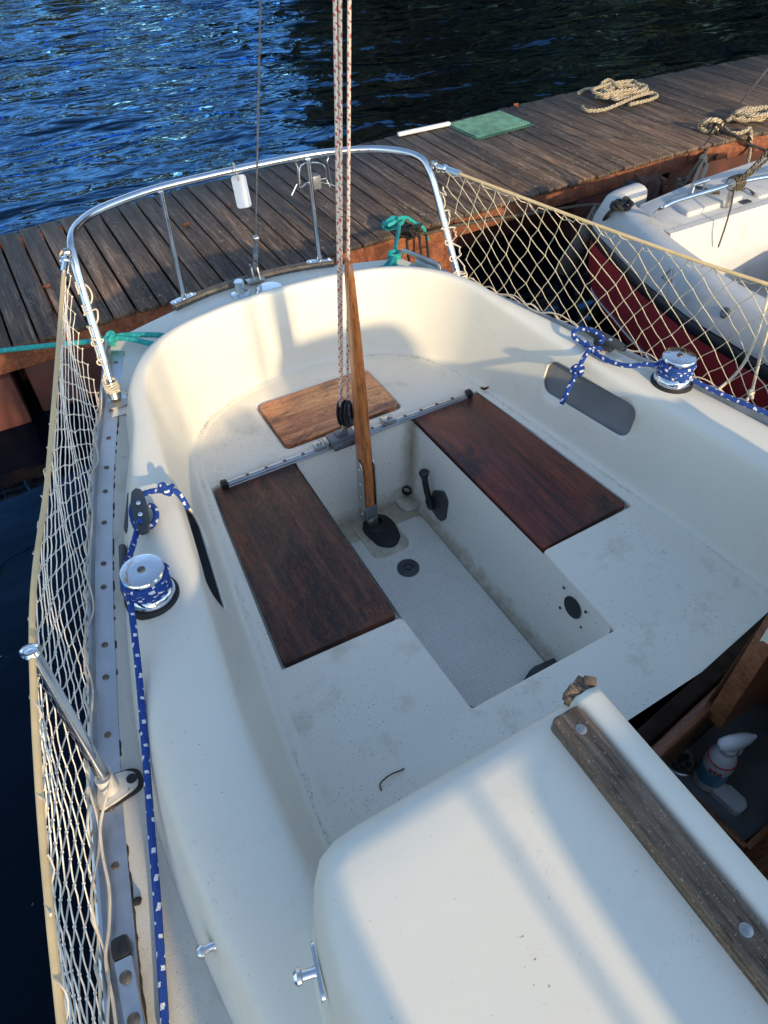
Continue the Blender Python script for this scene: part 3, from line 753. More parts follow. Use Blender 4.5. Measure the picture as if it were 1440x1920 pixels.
# --- wooden rubbing strake round the transom
b = B(); row = []
tp = [p for p in cE if p.y > .90]
def strip(b, pts, w, z0, z1):
    rows = [[], [], [], []]
    for i, q in enumerate(pts):
        t = (pts[min(i+1, len(pts)-1)]-pts[max(i-1, 0)]).normalized(); nn = V((-t.y, t.x, 0))
        if nn.y < 0: nn = -nn
        for r_, (o, z) in zip(rows, ((-w, z0), (-w*.8, z1), (w*.8, z1), (w, z0))): r_.append(V((q.x+nn.x*o, q.y+nn.y*o, z)))
    vr = loft(b, rows); b.faces.new([r_[0] for r_ in vr]); b.faces.new([r_[-1] for r_ in vr][::-1])
strip(b, resample([V((p.x, p.y, 0)) for p in tp], 40), .020, .215, .262)
obj('transom_strake', b, MAT['trim_wood'], boat)
# handrail tubes at the transom quarters
for s in (-1, 1):
    b = B(); pp = cr([(s*.70, .83, .235), (s*.705, .815, .275), (s*.715, .79, .283), (s*.765, .63, .283), (s*.775, .60, .278), (s*.777, .59, .24)], 5)
    tube(b, pp, .010, 10); obj('quarter_fairlead', b, MAT['steel_dull'], boat)
    b = B(); box(b, (s*.51, .61, .285), (.028, .115, .012), M.Rotation(R(-s*6), 3, 'Z'), .005)
    for yy in (.585, .635): lathe(b, [(.012, .24), (.010, .285), (0, .285)], at((s*.51, yy, 0)), 12, False)
    box(b, (s*.51, .61, .25), (.045, .075, .006), None, .002)
    obj('mooring_cleat', b, MAT['alu'], boat)
# filler cap and vent on the aft deck
b = B(); c = V((.027, .845, .252)); lathe(b, [(.064, -.004), (.064, .006), (.058, .012), (.02, .014), (0, .014)], at(c), 32, False); obj('filler_cap', b, MAT['chrome'], boat)
b = B(); c = V((-.098, .885, .252)); lathe(b, [(.045, -.004), (.043, .004), (.024, .009), (.023, .06), (.019, .064), (0, .064)], at(c), 28, False); obj('vent_pipe', b, MAT['chrome'], boat)
# --- winches
def winch(s):
    c = V((s*.945, -.675, .330))
    b = B(); lathe(b, [(.073, -.006), (.073, .010), (.068, .014), (.05, .014)], at(c), 48, False)
    w = obj('winch', b, MAT['rubber'], boat)
    b = B(); lathe(b, [(.064, .014), (.065, .022), (.061, .0225), (.061, .026), (.0625, .0265), (.0615, .034), (.056, .040), (.044, .052), (.041, .062), (.044, .085), (.053, .100), (.055, .104)], at(c), 56, False)
    obj('drum', b, MAT['chrome'], w)
    b = B(); lathe(b, [(.050, .100), (.0565, .103), (.0575, .110), (.055, .1145), (.050, .116), (.02, .1165), (0, .1165)], at(c), 56, False)
    obj('drum_cap', b, MAT['chrome'], w)
    b = B(); lathe(b, [(.011, .116), (.010, .119), (0, .119)], at(c), 20, False); box(b, (c.x, c.y, c.z+.1192), (.016, .0028, .001), M.Rotation(.6, 3, 'Z'))
    obj('cap_screw', b, MAT['bolt'], w)
    return c
WL, WR = winch(-1), winch(1)
# --- horn cleats on the coaming
def horn(s):
    c = V((s*.885, -.385, .338)); dr = V((s*.16, -1, 0)).normalized(); mx = frame((0, 0, 1), dr)
    b = B()
    pr_ = rpoly([(-.095, -.012), (-.04, -.022), (.04, -.022), (.095, -.012), (.095, .012), (.04, .022), (-.04, .022), (-.095, .012)], .012, 4)
    prism(b, pr_, .032, .046, .005, 2); box(b, (0, 0, .018), (.085, .030, .036), None, .008)
    bmesh.ops.transform(b, matrix=at(c, mx), verts=b.verts)
    o = obj('horn_cleat', b, MAT['charcoal'], boat)
    for t in (-.028, .022):
        b = B(); lathe(b, [(.0075, .046), (.006, .048), (0, .048)], at(c+dr*t), 14, False); box(b, tuple(c+dr*t+V((0, 0, .048))), (.011, .002, .0012), M.Rotation(.8, 3, 'Z')); obj('screw', b, MAT['steel'], o)
    return c
HL, HR = horn(-1), horn(1)
for a, q in (((248, 930), (241, 1000)), ((232, 1028), (236, 1115))):
    p0, p1 = Z(*a, .262), Z(*q, .262); b = B(); m_ = (p0+p1)/2
    box(b, tuple(m_), ((p1-p0).length, .022, .050), frame((0, 0, 1), p1-p0), .009, 3); obj('coaming_pad', b, MAT['charcoal'], boat)
b = B(); p0 = Z(279, 1371, .29); tube(b, [p0+V((.03, 0, .0)), p0-V((.012, 0, 0))], .009, 10); lathe(b, [(.014, -.005), (.016, 0), (.012, .008), (0, .008)], at(p0-V((.012, 0, 0)), frame((-1, 0, 0))), 12, False)
obj('hook_stud', b, MAT['rubber'], boat)
# --- pulpit rail at the stern
b = B()
rp = [(-.792, .428, .225), (-.776, .52, .42), (-.758, .615, .62), (-.748, .655, .69), (-.735, .70, .727), (-.695, .79, .737), (-.60, .888, .737), (-.45, .95, .737), (-.3, .98, .737), (0, .99, .737)]
rp = rp + [(-x, y, z) for x, y, z in rp[::-1][1:]]
tube(b, cr(rp, 7), .0160, 18)
pul = obj('stern_rail', b, MAT['steel'], boat)
for s in (-1, 1):
    b = B(); tube(b, [(s*.338, .968, .225), (s*.325, .962, .725)], .0120, 14); obj('rail_leg', b, MAT['steel'], pul)
    b = B(); prism(b, rpoly([(-.065, -.018), (.065, -.018), (.065, .018), (-.065, .018)], .016, 4), .255, .263, .002, mtx=at((s*.338, .968, 0), M.Rotation(R(-s*17), 3, 'Z')))
    for t in (-.045, .045): lathe(b, [(.009, .263), (.007, .267), (0, .267)], at((s*.338+t*math.cos(R(17)), .968-s*t*math.sin(R(17)), 0)), 10, False)
    obj('leg_foot', b, MAT['steel'], pul)
    b = B(); prism(b, rrect(-.038, -.045, .038, .045, .012), 0, .012, .003, mtx=at((s*.79, .405, .225))); tube(b, [(s*.792, .428, .225), (s*.788, .45, .27)], .024, 14)
    obj('corner_foot', b, MAT['steel_dull'], pul)
    b = B(); lathe(b, [(.010, -.012), (.016, -.008), (.016, .008), (.010, .012)], at((s*.765, .645, .715), frame((s, 0, 0))), 12); obj('lifeline_lug', b, MAT['steel_dull'], pul)
# life-ring bracket clamped on the right leg
def yp(px, py, y=.98): return Y(px, py, y)
b = B()
for pl_ in ([(557, 312), (562, 350), (577, 342), (600, 336), (612, 336), (618, 350)], [(557, 345), (547, 366)], [(557, 312), (557, 293), (612, 288), (613, 305)], [(562, 345), (565, 310), (605, 308), (612, 338)], [(612, 300), (622, 348)], [(575, 346), (600, 342), (630, 350), (636, 360)]):
    tube(b, cr([yp(*q) for q in pl_], 5), .0036, 7)
obj('life_ring_bracket', b, MAT['steel'], boat)
b = B(); c = yp(591, 340); box(b, tuple(c), (.042, .045, .06), None, .006); obj('bracket_clamp', b, MAT['grey_metal'], boat)
# --- stanchions, lifelines
for s in (-1, 1):
    b = B(); ft = V((s*1.193, -1.088, .22)); tp_ = V((s*1.184, -1.022, .70))
    tube(b, [ft, tp_], .0145, 16); lathe(b, [(.0145, 0), (.017, .004), (.014, .012), (0, .014)], at(tp_, frame(tp_-ft)), 16, False)
    sta = obj('stanchion', b, MAT['steel'], boat)
    b = B(); tube(b, [ft-V((0, 0, .0)), ft+V((0, .010, .06))], .0205, 16)
    prism(b, rpoly([(-.036, -.042), (.062, -.022), (.062, .022), (-.036, .042)], .02, 4), 0, .018, .006, mtx=at((ft.x, ft.y, .214), M.Rotation(0 if s < 0 else math.pi, 3, 'Z')))
    obj('stanchion_base', b, MAT['white_old'], sta)
    b = B(); prism(b, rpoly([(-.042, -.048), (.072, -.029), (.072, .029), (-.042, .048)], .024, 4), 0, .012, .003, mtx=at((ft.x, ft.y, .211), M.Rotation(0 if s < 0 else math.pi, 3, 'Z')))
    lathe(b, [(.013, .02), (.012, .028), (0, .028)], at((ft.x-s*.05, ft.y, .206)), 14, False)
    obj('base_gasket', b, MAT['rubber'], sta)
    b = B(); lathe(b, [(.014, -.003), (.018, -.005), (.021, 0), (.018, .005), (.014, .003)], at(tp_+V((0, 0, .012)), frame((0, 1, .1))), 20, False); obj('eye', b, MAT['steel'], sta)
    LL = [V((s*.765, .655, .712)), V((s*.81, .50, .708)), tp_+V((s*.0, 0, .004)), V((s*1.275, -1.9, .70)), V((s*1.30, -3.2, .69))]
    b = B(); tube(b, cr([LL[0].lerp(LL[1], .9), LL[1], LL[1].lerp(LL[2], .33)+V((0, 0, -.006)), LL[1].lerp(LL[2], .66)+V((0, 0, -.006)), LL[2], LL[3], LL[4]], 8), .0064, 10)
    ll = obj('lifeline', b, MAT['cream_cord'], boat)
    b = B(); tube(b, [LL[0], LL[0].lerp(LL[1], .45)], .009, 10); tube(b, [LL[0].lerp(LL[1], .45), LL[0].lerp(LL[1], .95)], .013, 10)
    q = LL[0].lerp(LL[1], .48); lathe(b, [(.014, -.02), (.019, -.014), (.019, -.002), (.014, .004)], at(q, frame(LL[1]-LL[0])), 12)
    obj('lifeline_tensioner', b, MAT['steel'], ll)
# --- backstay
b = B(); bs0 = V((.003, .965, .26)); bs1 = V((-.15, -3.0, 8.3)); dd = (bs1-bs0).normalized()
tube(b, [bs0+dd*.30, bs1], .0036, 6); bst = obj('backstay', b, MAT['wire'], boat)
b = B(); tube(b, [bs0+dd*.06, bs0+dd*.11], .006, 8); tube(b, [bs0+dd*.18, bs0+dd*.25], .006, 8)
for o_ in (-.010, .010): tube(b, [bs0+dd*.08+V((o_, 0, 0)), bs0+dd*.22+V((o_, 0, 0))], .0036, 6)
lathe(b, [(.008, -.013), (.014, -.009), (.014, .009), (.008, .013)], at(bs0+dd*.27, frame((1, 0, 0))), 12); lathe(b, [(.010, -.012), (.0125, 0), (.010, .012)], at(bs0+dd*.15, frame(dd)), 10)
obj('turnbuckle', b, MAT['steel_dull'], bst)
b = B(); box(b, tuple(bs0+V((0, -.005, 0))), (.085, .045, .008), None, .003)
for o_ in (-1, 1): prism(b, rpoly([(-.035, 0), (.035, 0), (.012, .075), (-.012, .075)], .008, 3), -.003, .003, 0, mtx=at(bs0+V((o_*.014, -.005, .003)), M(((0, 1, 0), (0, 0, 1), (1, 0, 0))).transposed()))
obj('stay_plate', b, MAT['steel_dull'], bst)
# --- cabin trunk
RZ = .655
def prof(d, drop=0., ins=0.):
    z = RZ-drop
    q = [(.985, .316), (.966, .336), (.954, .370), (.946, .46), (.937, .55), (.924, .612), (.900, .642), (.86, .653), (.62, .656), (.50, .658), (.40, .660), (.335, .660)]
    return [(x-ins*max(0, min(1, (x-.45)/.4)), zz-(drop*min(1, (zz-.37)/.2) if zz > .37 else 0)) for x, zz in q]
for s in (-1, 1):
    b = B(); rows = []
    DX = lambda y: 1.115 if y > -2.2 else 1.115-(-2.2-y)*.08
    for y, drop, ins in ((-1.578, .060, .085), (-1.583, .034, .074), (-1.595, .013, .062), (-1.614, .003, .050), (-1.645, 0, .035), (-1.70, 0, .018), (-1.77, 0, .006), (-1.86, 0, 0), (-2.2, 0, 0), (-2.6, 0, 0), (-3.2, .03, .03)):
        rows.append([V((s*x, y - (.018 if z < .37 and y > -1.64 else 0)*0, z-(.03*(1-sm(-y, 1.56, 1.72)) if z < .36 else 0))) for x, z in prof(DX(y), drop, ins)])
    vr = loft(b, rows)
    # aft face down to the seat
    top = [v for v in vr[0] if v.co.z > .37]
    bot = [b.verts.new(V((v.co.x, -1.560, .30))) for v in top]; bot2 = [b.verts.new(V((v.co.x, -1.55, -.02))) for v in top]
    for k in range(len(top)-1):
        b.faces.new((top[k], top[k+1], bot[k+1], bot[k])); b.faces.new((bot[k], bot[k+1], bot2[k+1], bot2[k]))
    cab = obj('cabin_side', b, MAT['gel'], boat, sharp=60)
    # upstanding lip along the companionway
    b = B(); rr = []
    for x, z in ((.349, .655), (.348, .680), (.340, .692), (.318, .695), (.298, .689), (.290, .670), (.287, .55), (.287, .40)):
        rr.append([V((s*x, y, z-dz)) for y, dz in ((-1.60, .012), (-1.606, .003), (-1.62, 0), (-2.0, 0), (-2.7, 0))])
    vr = loft(b, rr); b.faces.new([r_[0] for r_ in vr])
    obj('hatch_coaming', b, MAT['gel'], boat, sharp=60)
    b = B(); prism(b, rpoly([(s*.354, -1.618), (s*.411, -1.618), (s*.411, -2.7), (s*.354, -2.7)], .008, 2), .652, .695, .006)
    hr = obj('hatch_runner', b, MAT['rail_wood'], boat)
    for yy in (-1.66, -2.015, -2.4):
        b = B(); lathe(b, [(.0100, .693), (.0100, .6958), (.006, .697), (0, .697)], at((s*.381, yy, 0)), 16, False); box(b, (s*.381, yy, .6972), (.015, .0026, .0008), M.Rotation(1.1, 3, 'Z')); obj('screw', b, MAT['bolt_grey'], hr)
b = B(); 
for k in range(9):
    box(b, (-.318+random.uniform(-.022, .022), -1.590+random.uniform(-.008, .004), .655+random.uniform(-.012, .014)), (random.uniform(.014, .034), random.uniform(.018, .034), random.uniform(.03, .055)), M.Rotation(random.uniform(-.9, .9), 3, 'Z') @ M.Rotation(random.uniform(-.5, .5), 3, 'X'), .003)
obj('broken_runner_end', b, MAT['rail_wood'], boat)
b = B(); prism(b, [(-.98, -2.62), (.98, -2.62), (.85, -3.4), (.45, -3.85), (-.45, -3.85), (-.85, -3.4)], .2, .66, .05, 3); obj('cabin_roof', b, MAT['gel'], boat)
b = B(); prism(b, rrect(-.42, -3.15, .42, -2.62, .04), .70, .735, .02, 3); obj('sliding_hatch', b, MAT['gel'], boat)
# studs on the cabin side and on the coaming
def stud(p, n, oval):
    mx = frame(n, (0, 1, 0)); b = B()
    prism(b, rrect(-.045 if oval else -.028, -.012, .045 if oval else .028, .012, .011), 0, .006, .002, mtx=at(p, mx))
    lathe(b, [(.011, .004), (.009, .010), (.009, .028), (.014, .031), (.014, .037), (.009, .042), (0, .042)], at(p, mx), 16, False)
    obj('canvas_stud', b, MAT['steel'], boat)
stud(V((-.930, -1.715, .50)), (-1, .22, .10), True)
stud(Z(408, 1770, .27), (-1, 0, .35), False)
# --- companionway: sill, bulkhead and what is seen below
b = B(); box(b, (.37, -1.503, -.018), (1.36, .045, .05), M.Rotation(R(8.5), 3, 'Z'), .006); obj('companionway_sill', b, MAT['sill_black'], boat)
b = B(); box(b, (.38, -1.548, -.045), (1.36, .038, .06), M.Rotation(R(8.5), 3, 'Z'), .008); obj('sill_step', b, MAT['cabin_wood'], boat)
b = B()
box(b, (.35, -1.555, -.65), (1.5, .02, 1.05), M.Rotation(R(8.5), 3, 'Z')); box(b, (0, -2.6, -.95), (2.0, 2.2, .03)); box(b, (.93, -2.3, -.3), (.03, 1.5, 1.1)); box(b, (-.93, -2.3, -.3), (.03, 1.5, 1.1)); box(b, (0, -3.3, -.3), (1.9, .03, 1.3))
box(b, (.613, -1.598, .285), (.59, .05, .66))
obj('cabin_interior', b, MAT['cabin_wood'], boat, smooth=False)
ZC = -.30
b = B(); prism(b, [(.195, -1.575), (.86, -1.50), (.86, -1.99), (.245, -1.99)], ZC-.35, ZC-.022); obj('galley_unit', b, MAT['cabin_wood'], boat, smooth=False)
for p0, p1 in ((Z(1215, 1425, ZC+.02), Z(1395, 1592, ZC+.02)), (Z(1397, 1594, ZC+.02), Z(1475, 1520, ZC+.02))):
    b = B(); m_ = (p0+p1)/2; box(b, tuple(m_), ((p1-p0).length, .018, .045), frame((0, 0, 1), p1-p0), .004); obj('galley_fiddle', b, MAT['cabin_wood'], boat)
b = B(); prism(b, [(.225, -1.58), (.69, -1.53), (.69, -1.85), (.275, -1.85)], ZC-.02, ZC-.001); 
sk = obj('sink', b, MAT['sink'], boat, smooth=False)
c = Z(1276, 1426, ZC+.004)
b = B(); lathe(b, [(.05, -.002), (.05, .002), (.046, .005), (.042, .001), (.040, -.001), (0, -.001)], at(c), 28, False); obj('strainer', b, MAT['steel_dull'], sk)
b = B()
for k in range(7):
    a = 2*math.pi*k/6; q = c+V((math.cos(a)*.024, math.sin(a)*.024, .001)) if k < 6 else c+V((0, 0, .001))
    lathe(b, [(.010, 0), (.009, .0012), (0, .0012)], at(q), 10, False)
obj('strainer_hole', b, MAT['dark_pocket'], sk)
# --- mast, boom
b = B(); tube(b, [(0, -3.25, .6), (0, -3.2, 9)], .042, 18); obj('mast', b, MAT['mast'], boat)
b = B(); tube(b, [(0, -3.2, 2.0), (.10, .08, 2.55)], .05, 14); obj('boom', b, MAT['mast'], boat)
for o_ in (-.125, -.155):
    b = B(); tube(b, [(o_, -3.25, .66), (o_*.4, -3.22, 8.5)], .008, 6); obj('halyard', b, MAT['rope_black'], boat)
# ================================================================== LOOSE THINGS ON THE BOAT
def rope(name, pts, r, mat, label, cat, group=None, n=6, seg=8, closed=False, parent=None):
    b = B(); tube(b, cr(pts, n, closed), r, seg, closed); o = obj(name, b, MAT[mat], parent)
    if label: tag(o, label, cat, group)
    return o
# --- safety nets laced between lifeline and toe rail
def net(s, label, seed):
    rnd = random.Random(seed)
    root = empty('safety_net', (s*1.0, -.4, .25), label, 'net', 'safety nets along both sides of the boat')
    Et = [V((s*abs(q.x), q.y, 0)) for q in cr([V((x, y, 0)) for x, y in [(1.34, -3.0)] + [st[4] for st in ST[:11]]], 5)]
    Et = [p for p in Et if -2.75 < p.y < .47]
    Eb = resample(Et[::-1], 80); n = len(Eb)        # from aft to forward
    LLp = cr([V((s*.775, .60, .685)), V((s*.81, .50, .700)), V((s*.93, 0, .696)), V((s*1.06, -.5, .694)), V((s*1.184, -1.022, .700)), V((s*1.275, -1.9, .70)), V((s*1.30, -2.8, .69))], 10)
    Lt = resample(LLp, 80)
    def P(u, v):
        u = max(0, min(.9999, u))*(n-1); i = int(u); f = u-i
        a = Eb[i].lerp(Eb[min(i+1, n-1)], f); a = V((a.x+s*.006, a.y, deckz(a)+.03)); t = Lt[i].lerp(Lt[min(i+1, n-1)], f)
        q = a.lerp(t, v); q.x += s*(.024*math.sin(v*math.pi))*(1+.3*math.sin(u*.7)); q.z -= .012*math.sin(v*math.pi)
        return q
    NU, NV = (40, 9) if s > 0 else (40, 15)
    jit = {}
    def node(i, j):
        if (i, j) not in jit: jit[i, j] = (rnd.uniform(-.09, .09) if 0 < j < NV else 0, rnd.uniform(-.10, .10) if 0 < j < NV else 0)
        a, c = jit[i, j]; return P((i+.5*(j % 2)+a)/NU+(.028*(j/NV-.5) if s < 0 else -.01*(j/NV-.5))*min(1, max(0, i-.5)/5), (j+c)/NV)
    b = B(); rr = .0017
    sag = lambda p, q: [p, p.lerp(q, .5)+V((rnd.uniform(-.002, .002), 0, rnd.uniform(-.004, .001))), q]
    for j in range(NV):
        for i in range(NU+1):
            p = node(i, j)
            for i2 in ((i, i-1) if j % 2 == 0 else (i, i+1)):
                if 0 <= i2 <= NU: tube(b, sag(p, node(i2, j+1)), rr, 4, caps=False)
    for (i, j), _ in list(jit.items()):
        if 0 < j < NV:
            c = node(i, j); bmesh.ops.create_icosphere(b, subdivisions=1, radius=.0040, matrix=M.Translation(c))
    obj('mesh_cords', b, MAT['net' if s < 0 else 'net_y'], root)
    # lacing round the lifeline and along the toe rail
    b = B(); pts = []
    for k in range(161):
        u = k/160; c = P(u, 1); a = k*2*math.pi/4.3
        pts.append(c+V((s*math.cos(a)*.0088, 0, math.sin(a)*.0088)) if k % 8 < 5 else c+V((s*.009, 0, -.017+rnd.uniform(-.012, .006))))
    tube(b, cr(pts, 2), .0018, 4)
    obj('top_lacing', b, MAT['cord'], root)
    b = B(); pts = [P(k/110, 0)+V((s*.004*math.sin(k*2.1), 0, .010*math.sin(k*1.7)+.004)) for k in range(111)]
    tube(b, cr(pts, 2), .0034, 5)
    pts = [P(k/70, .02)+V((-s*(.012+.010*math.sin(k*.9)), 0, .004+.012*math.sin(k*1.3))) for k in range(71)]
    tube(b, cr(pts, 2), .0026, 5)
    obj('foot_line', b, MAT['cord'], root)
    # lashings to the stern rail leg
    b = B(); pts = []
    for k in range(60):
        t = k/59; c = V((s*.790, .44, .27)).lerp(V((s*.757, .62, .63)), t); a = k*.62
        pts.append(c+V((math.cos(a)*.026, math.sin(a)*.012-.006, math.sin(a)*.022)) if (k//6) % 2 == 0 else c+V((s*.02, -.035+rnd.uniform(-.01, .01), rnd.uniform(-.01, .01))))
    tube(b, cr(pts, 3), .003, 5)
    for w in range(5):
        c = V((s*.791, .435, .265+w*.009)); tube(b, [c+V((math.cos(a)*.0255, math.sin(a)*.0255, .002*math.sin(a*2+w))) for a in [2*math.pi*q/14 for q in range(14)]], .0035, 5, True)
    if s < 0: tube(b, cr([V((-.782, .42, .272)), V((-.75, .41, .25)), V((-.72, .395, .236)), V((-.705, .38, .236)), V((-.69, .40, .24))], 5), .0036, 5)
    tube(b, cr([V((s*.745, .66, .70)), V((s*.77, .67, .715)), V((s*.79, .66, .70)), V((s*.775, .64, .685)), V((s*.80, .655, .675))], 5), .004, 5)
    obj('corner_lashing', b, MAT['cord'], root)
    if s > 0:
        b = B(); tube(b, cr([Z(1442, 552, .62), Z(1415, 640, .47), Z(1385, 695, .34), Z(1343, 733, .25)], 5), .0055, 7)
        tube(b, cr([Z(1446, 600, .62), Z(1428, 660, .45), Z(1412, 725, .27), Z(1406, 740, .25), Z(1398, 755, .24)], 5), .0055, 7)
        tube(b, cr([Z(1412, 725, .27), Z(1410, 748, .25)], 3), .0055, 7)
        c = Z(1408, 736, .262); bmesh.ops.create_icosphere(b, subdivisions=2, radius=.014, matrix=M.Translation(c))
        obj('tie_line', b, MAT['cord'], root)
    else:
        b = B(); tube(b, cr([Z(204, 1440, .27), Z(209, 1455, .28), Z(206, 1475, .275), Z(198, 1500, .27), Z(188, 1550, .26), Z(192, 1600, .25), Z(205, 1670, .245), Z(204, 1740, .245), Z(198, 1800, .25), Z(212, 1880, .245), Z(222, 1960, .245)], 6), .0034, 7)
        obj('tie_line', b, MAT['cord'], root)
    return root
net(-1, 'off-white netting hung steeply over dark water, seen edge-on beside the bolted metal toe rail', 3)
net(1, 'yellowish diamond netting spread in front of the red hull of the next boat', 5)

# --- jib sheets on the winches
def wraps(c, turns, z0, z1, r, a0, rr):
    n = int(turns*22); return [c+V((math.cos(a0+2*math.pi*turns*i/n)*(r+.003*math.sin(i*.9)), math.sin(a0+2*math.pi*turns*i/n)*(r+.003*math.sin(i*.9)), z0+(z1-z0)*i/n)) for i in range(n+1)]
RB = .0088
def sheet(s):
    C = WL if s < 0 else WR
    nm = 'blue flecked rope wound on the near chrome winch, running down beside the metal toe rail' if s < 0 else 'blue flecked rope on the far chrome winch, end hanging over the grey pocket'
    root = empty('jib_sheet', tuple(C), nm, 'rope', 'blue and white jib sheets')
    w = wraps(C, 5.6, .046, .093, .0535, R(200) if s < 0 else R(250), RB)
    if s < 0:
        lead = [Z(312, 1960, .232), Z(308, 1900, .232), Z(302, 1800, .234), Z(294, 1680, .236), Z(284, 1560, .258), Z(275, 1440, .288), Z(267, 1340, .315), Z(259, 1250, .340), Z(251, 1180, .362), Z(245, 1130, .385)]
        tail = [Z(234, 1075, .41), Z(240, 1052, .372), Z(250, 1020, .358), Z(259, 988, .372), Z(262, 975, .392)]
    else:
        lead = [Z(1500, 800, .36), Z(1440, 775, .350), Z(1395, 757, .350), Z(1340, 733, .352), Z(1300, 713, .362), Z(1275, 700, .375)]
        tail = [Z(1232, 683, .40), Z(1210, 683, .39), Z(1180, 686, .372), Z(1150, 680, .358), Z(1125, 668, .352), Z(1106, 652, .352), Z(1098, 640, .362)]
    b = B(); tube(b, cr(lead+w[::4]+tail, 6), RB, 10, udiv=1.); obj('standing_part', b, MAT['rope_blue'], root)
    b = B()
    if s < 0:
        loop = [Z(262, 982, .365), Z(256, 990, .362), Z(247, 962, .366), Z(253, 938, .37), Z(272, 925, .37), Z(292, 920, .372), Z(305, 920, .378)]
        other = [Z(256, 992, .360), Z(270, 990, .355), Z(285, 985, .355), Z(293, 968, .358), Z(289, 952, .362), Z(280, 948, .362)]
        tail2 = [Z(318, 918, .380), Z(330, 922, .372), Z(340, 932, .355), Z(347, 943, .335), Z(352, 952, .315)]
        kc = Z(312, 917, .382)
        tube(b, cr(other, 6), RB, 10)
    else:
        loop = [Z(1098, 648, .352), Z(1088, 640, .358), Z(1076, 631, .368), Z(1078, 620, .376), Z(1095, 617, .384), Z(1115, 622, .388), Z(1130, 634, .384), Z(1126, 643, .376)]
        tail2 = [Z(1130, 655, .350), Z(1112, 652, .352), Z(1102, 660, .352), Z(1094, 672, .348), Z(1086, 688, .332), Z(1081, 700, .312), Z(1072, 717, .288), Z(1062, 738, .262), Z(1053, 757, .238)]
        kc = Z(1083, 694, .322)
    tube(b, cr(loop, 6), RB, 10); tube(b, cr(tail2, 6), RB, 10)
    for k in range(2):          # the stopper knot: three interlocked turns
        ax = frame((1 if k else .3, .5, .4+.5*k))
        tube(b, cr([kc+ax@V((math.cos(a)*.019, math.sin(a)*.015, .009*math.sin(2*a))) for a in [2*math.pi*q/9 for q in range(9)]], 4, True), RB*.95, 8, True)
    obj('knotted_end', b, MAT['rope_blue'], root)
sheet(-1); sheet(1)

# --- mainsheet
ms = empty('mainsheet', (-.045, -.01, .06), 'red flecked white rope falls rising from the black block on the traveller', 'rope')
bt = [V((-.052, -.01, .185)), V((-.046, -.008, .19)), V((-.021, -.01, .185))]
tps = [V((.033, 0, 1.457)), V((.049, 0.002, 1.456)), V((.075, 0, 1.453))]
for p, q in zip(bt, tps):
    b = B(); e = q+(q-p)*.82; tube(b, [p.lerp(e, i/40) for i in range(41)], .0056, 10); obj('fall', b, MAT['rope_red'], ms)
b = B(); cc = V((-.036, -.012, .150))
mx = frame((.55, -.8, .05), (0, 0, 1))
for o_ in (-.016, 0, .016):
    prism(b, rpoly([(-.062, -.014), (-.03, -.032), (.02, -.034), (.058, -.016), (.058, .016), (.02, .034), (-.03, .032), (-.062, .014)], .02, 4), o_-.003, o_+.003, .0015, mtx=at(cc, mx))
bl = obj('pulley_block', b, MAT['black'], ms)
b = B(); lathe(b, [(.022, -.014), (.026, -.012), (.020, -.006), (.026, 0), (.020, .006), (.026, .012), (.022, .014)], at(cc, mx), 24); obj('sheave', b, MAT['charcoal'], bl)
b = B(); box(b, tuple(cc+mx@V((0, 0, .0205))), (.09, .012, .002), mx, 0); lathe(b, [(.009, .019), (.008, .024), (0, .024)], at(cc, mx), 12, False); obj('strap', b, MAT['grey_metal'], bl)
b = B(); c2 = cc+V((.045, .0, -.008)); m2 = frame((.9, -.4, .1), (0, 0, 1))
lathe(b, [(.030, -.012), (.032, -.010), (.024, 0), (.032, .010), (.030, .012)], at(c2, m2), 24)
cam = obj('cam_sheave', b, MAT['charcoal'], bl)
b = B(); tube(b, [c2+m2@V((math.cos(a)*.033, math.sin(a)*.033, 0)) for a in [R(-70+12*k) for k in range(24)]], .0082, 8); obj('rope_turn', b, MAT['rope_red'], ms)
b = B(); tube(b, cr([cc+V((-.012, 0, -.055)), cc+V((-.016, 0, -.075)), V((-.058, -.010, .058)), V((-.045, -.010, .055)), cc+V((.002, 0, -.075)), cc+V((.004, 0, -.055))], 5), .005, 7)
lathe(b, [(.010, -.014), (.010, .014)], at(cc+V((-.006, 0, -.062)), frame((0, 1, 0))), 10); obj('shackle', b, MAT['steel_dull'], ms)

# --- white tag hanging from the stern rail
b = B(); tp0 = Y(447, 334, .972); tp1 = Y(458, 384, .955); mx = frame(V((-.30, -.9, .36)), tp1-tp0)
prism(b, rrect(-.064, -.031, .064, .031, .013), -.003, .003, .001, mtx=at((tp0+tp1)/2, mx))
tg = tag(obj('hanging_tag', b, MAT['white_plastic'], None), 'white plastic tag hanging from the stern rail beside the backstay', 'tag')
b = B(); q = tp0; tube(b, cr([q+V((0, 0, -.01)), q+V((-.012, -.024, .03)), q+V((-.01, .01, .06)), q+V((.008, .03, .03)), q+V((.004, .006, -.008))], 5), .0025, 5); obj('tie', b, MAT['cord'], tg)
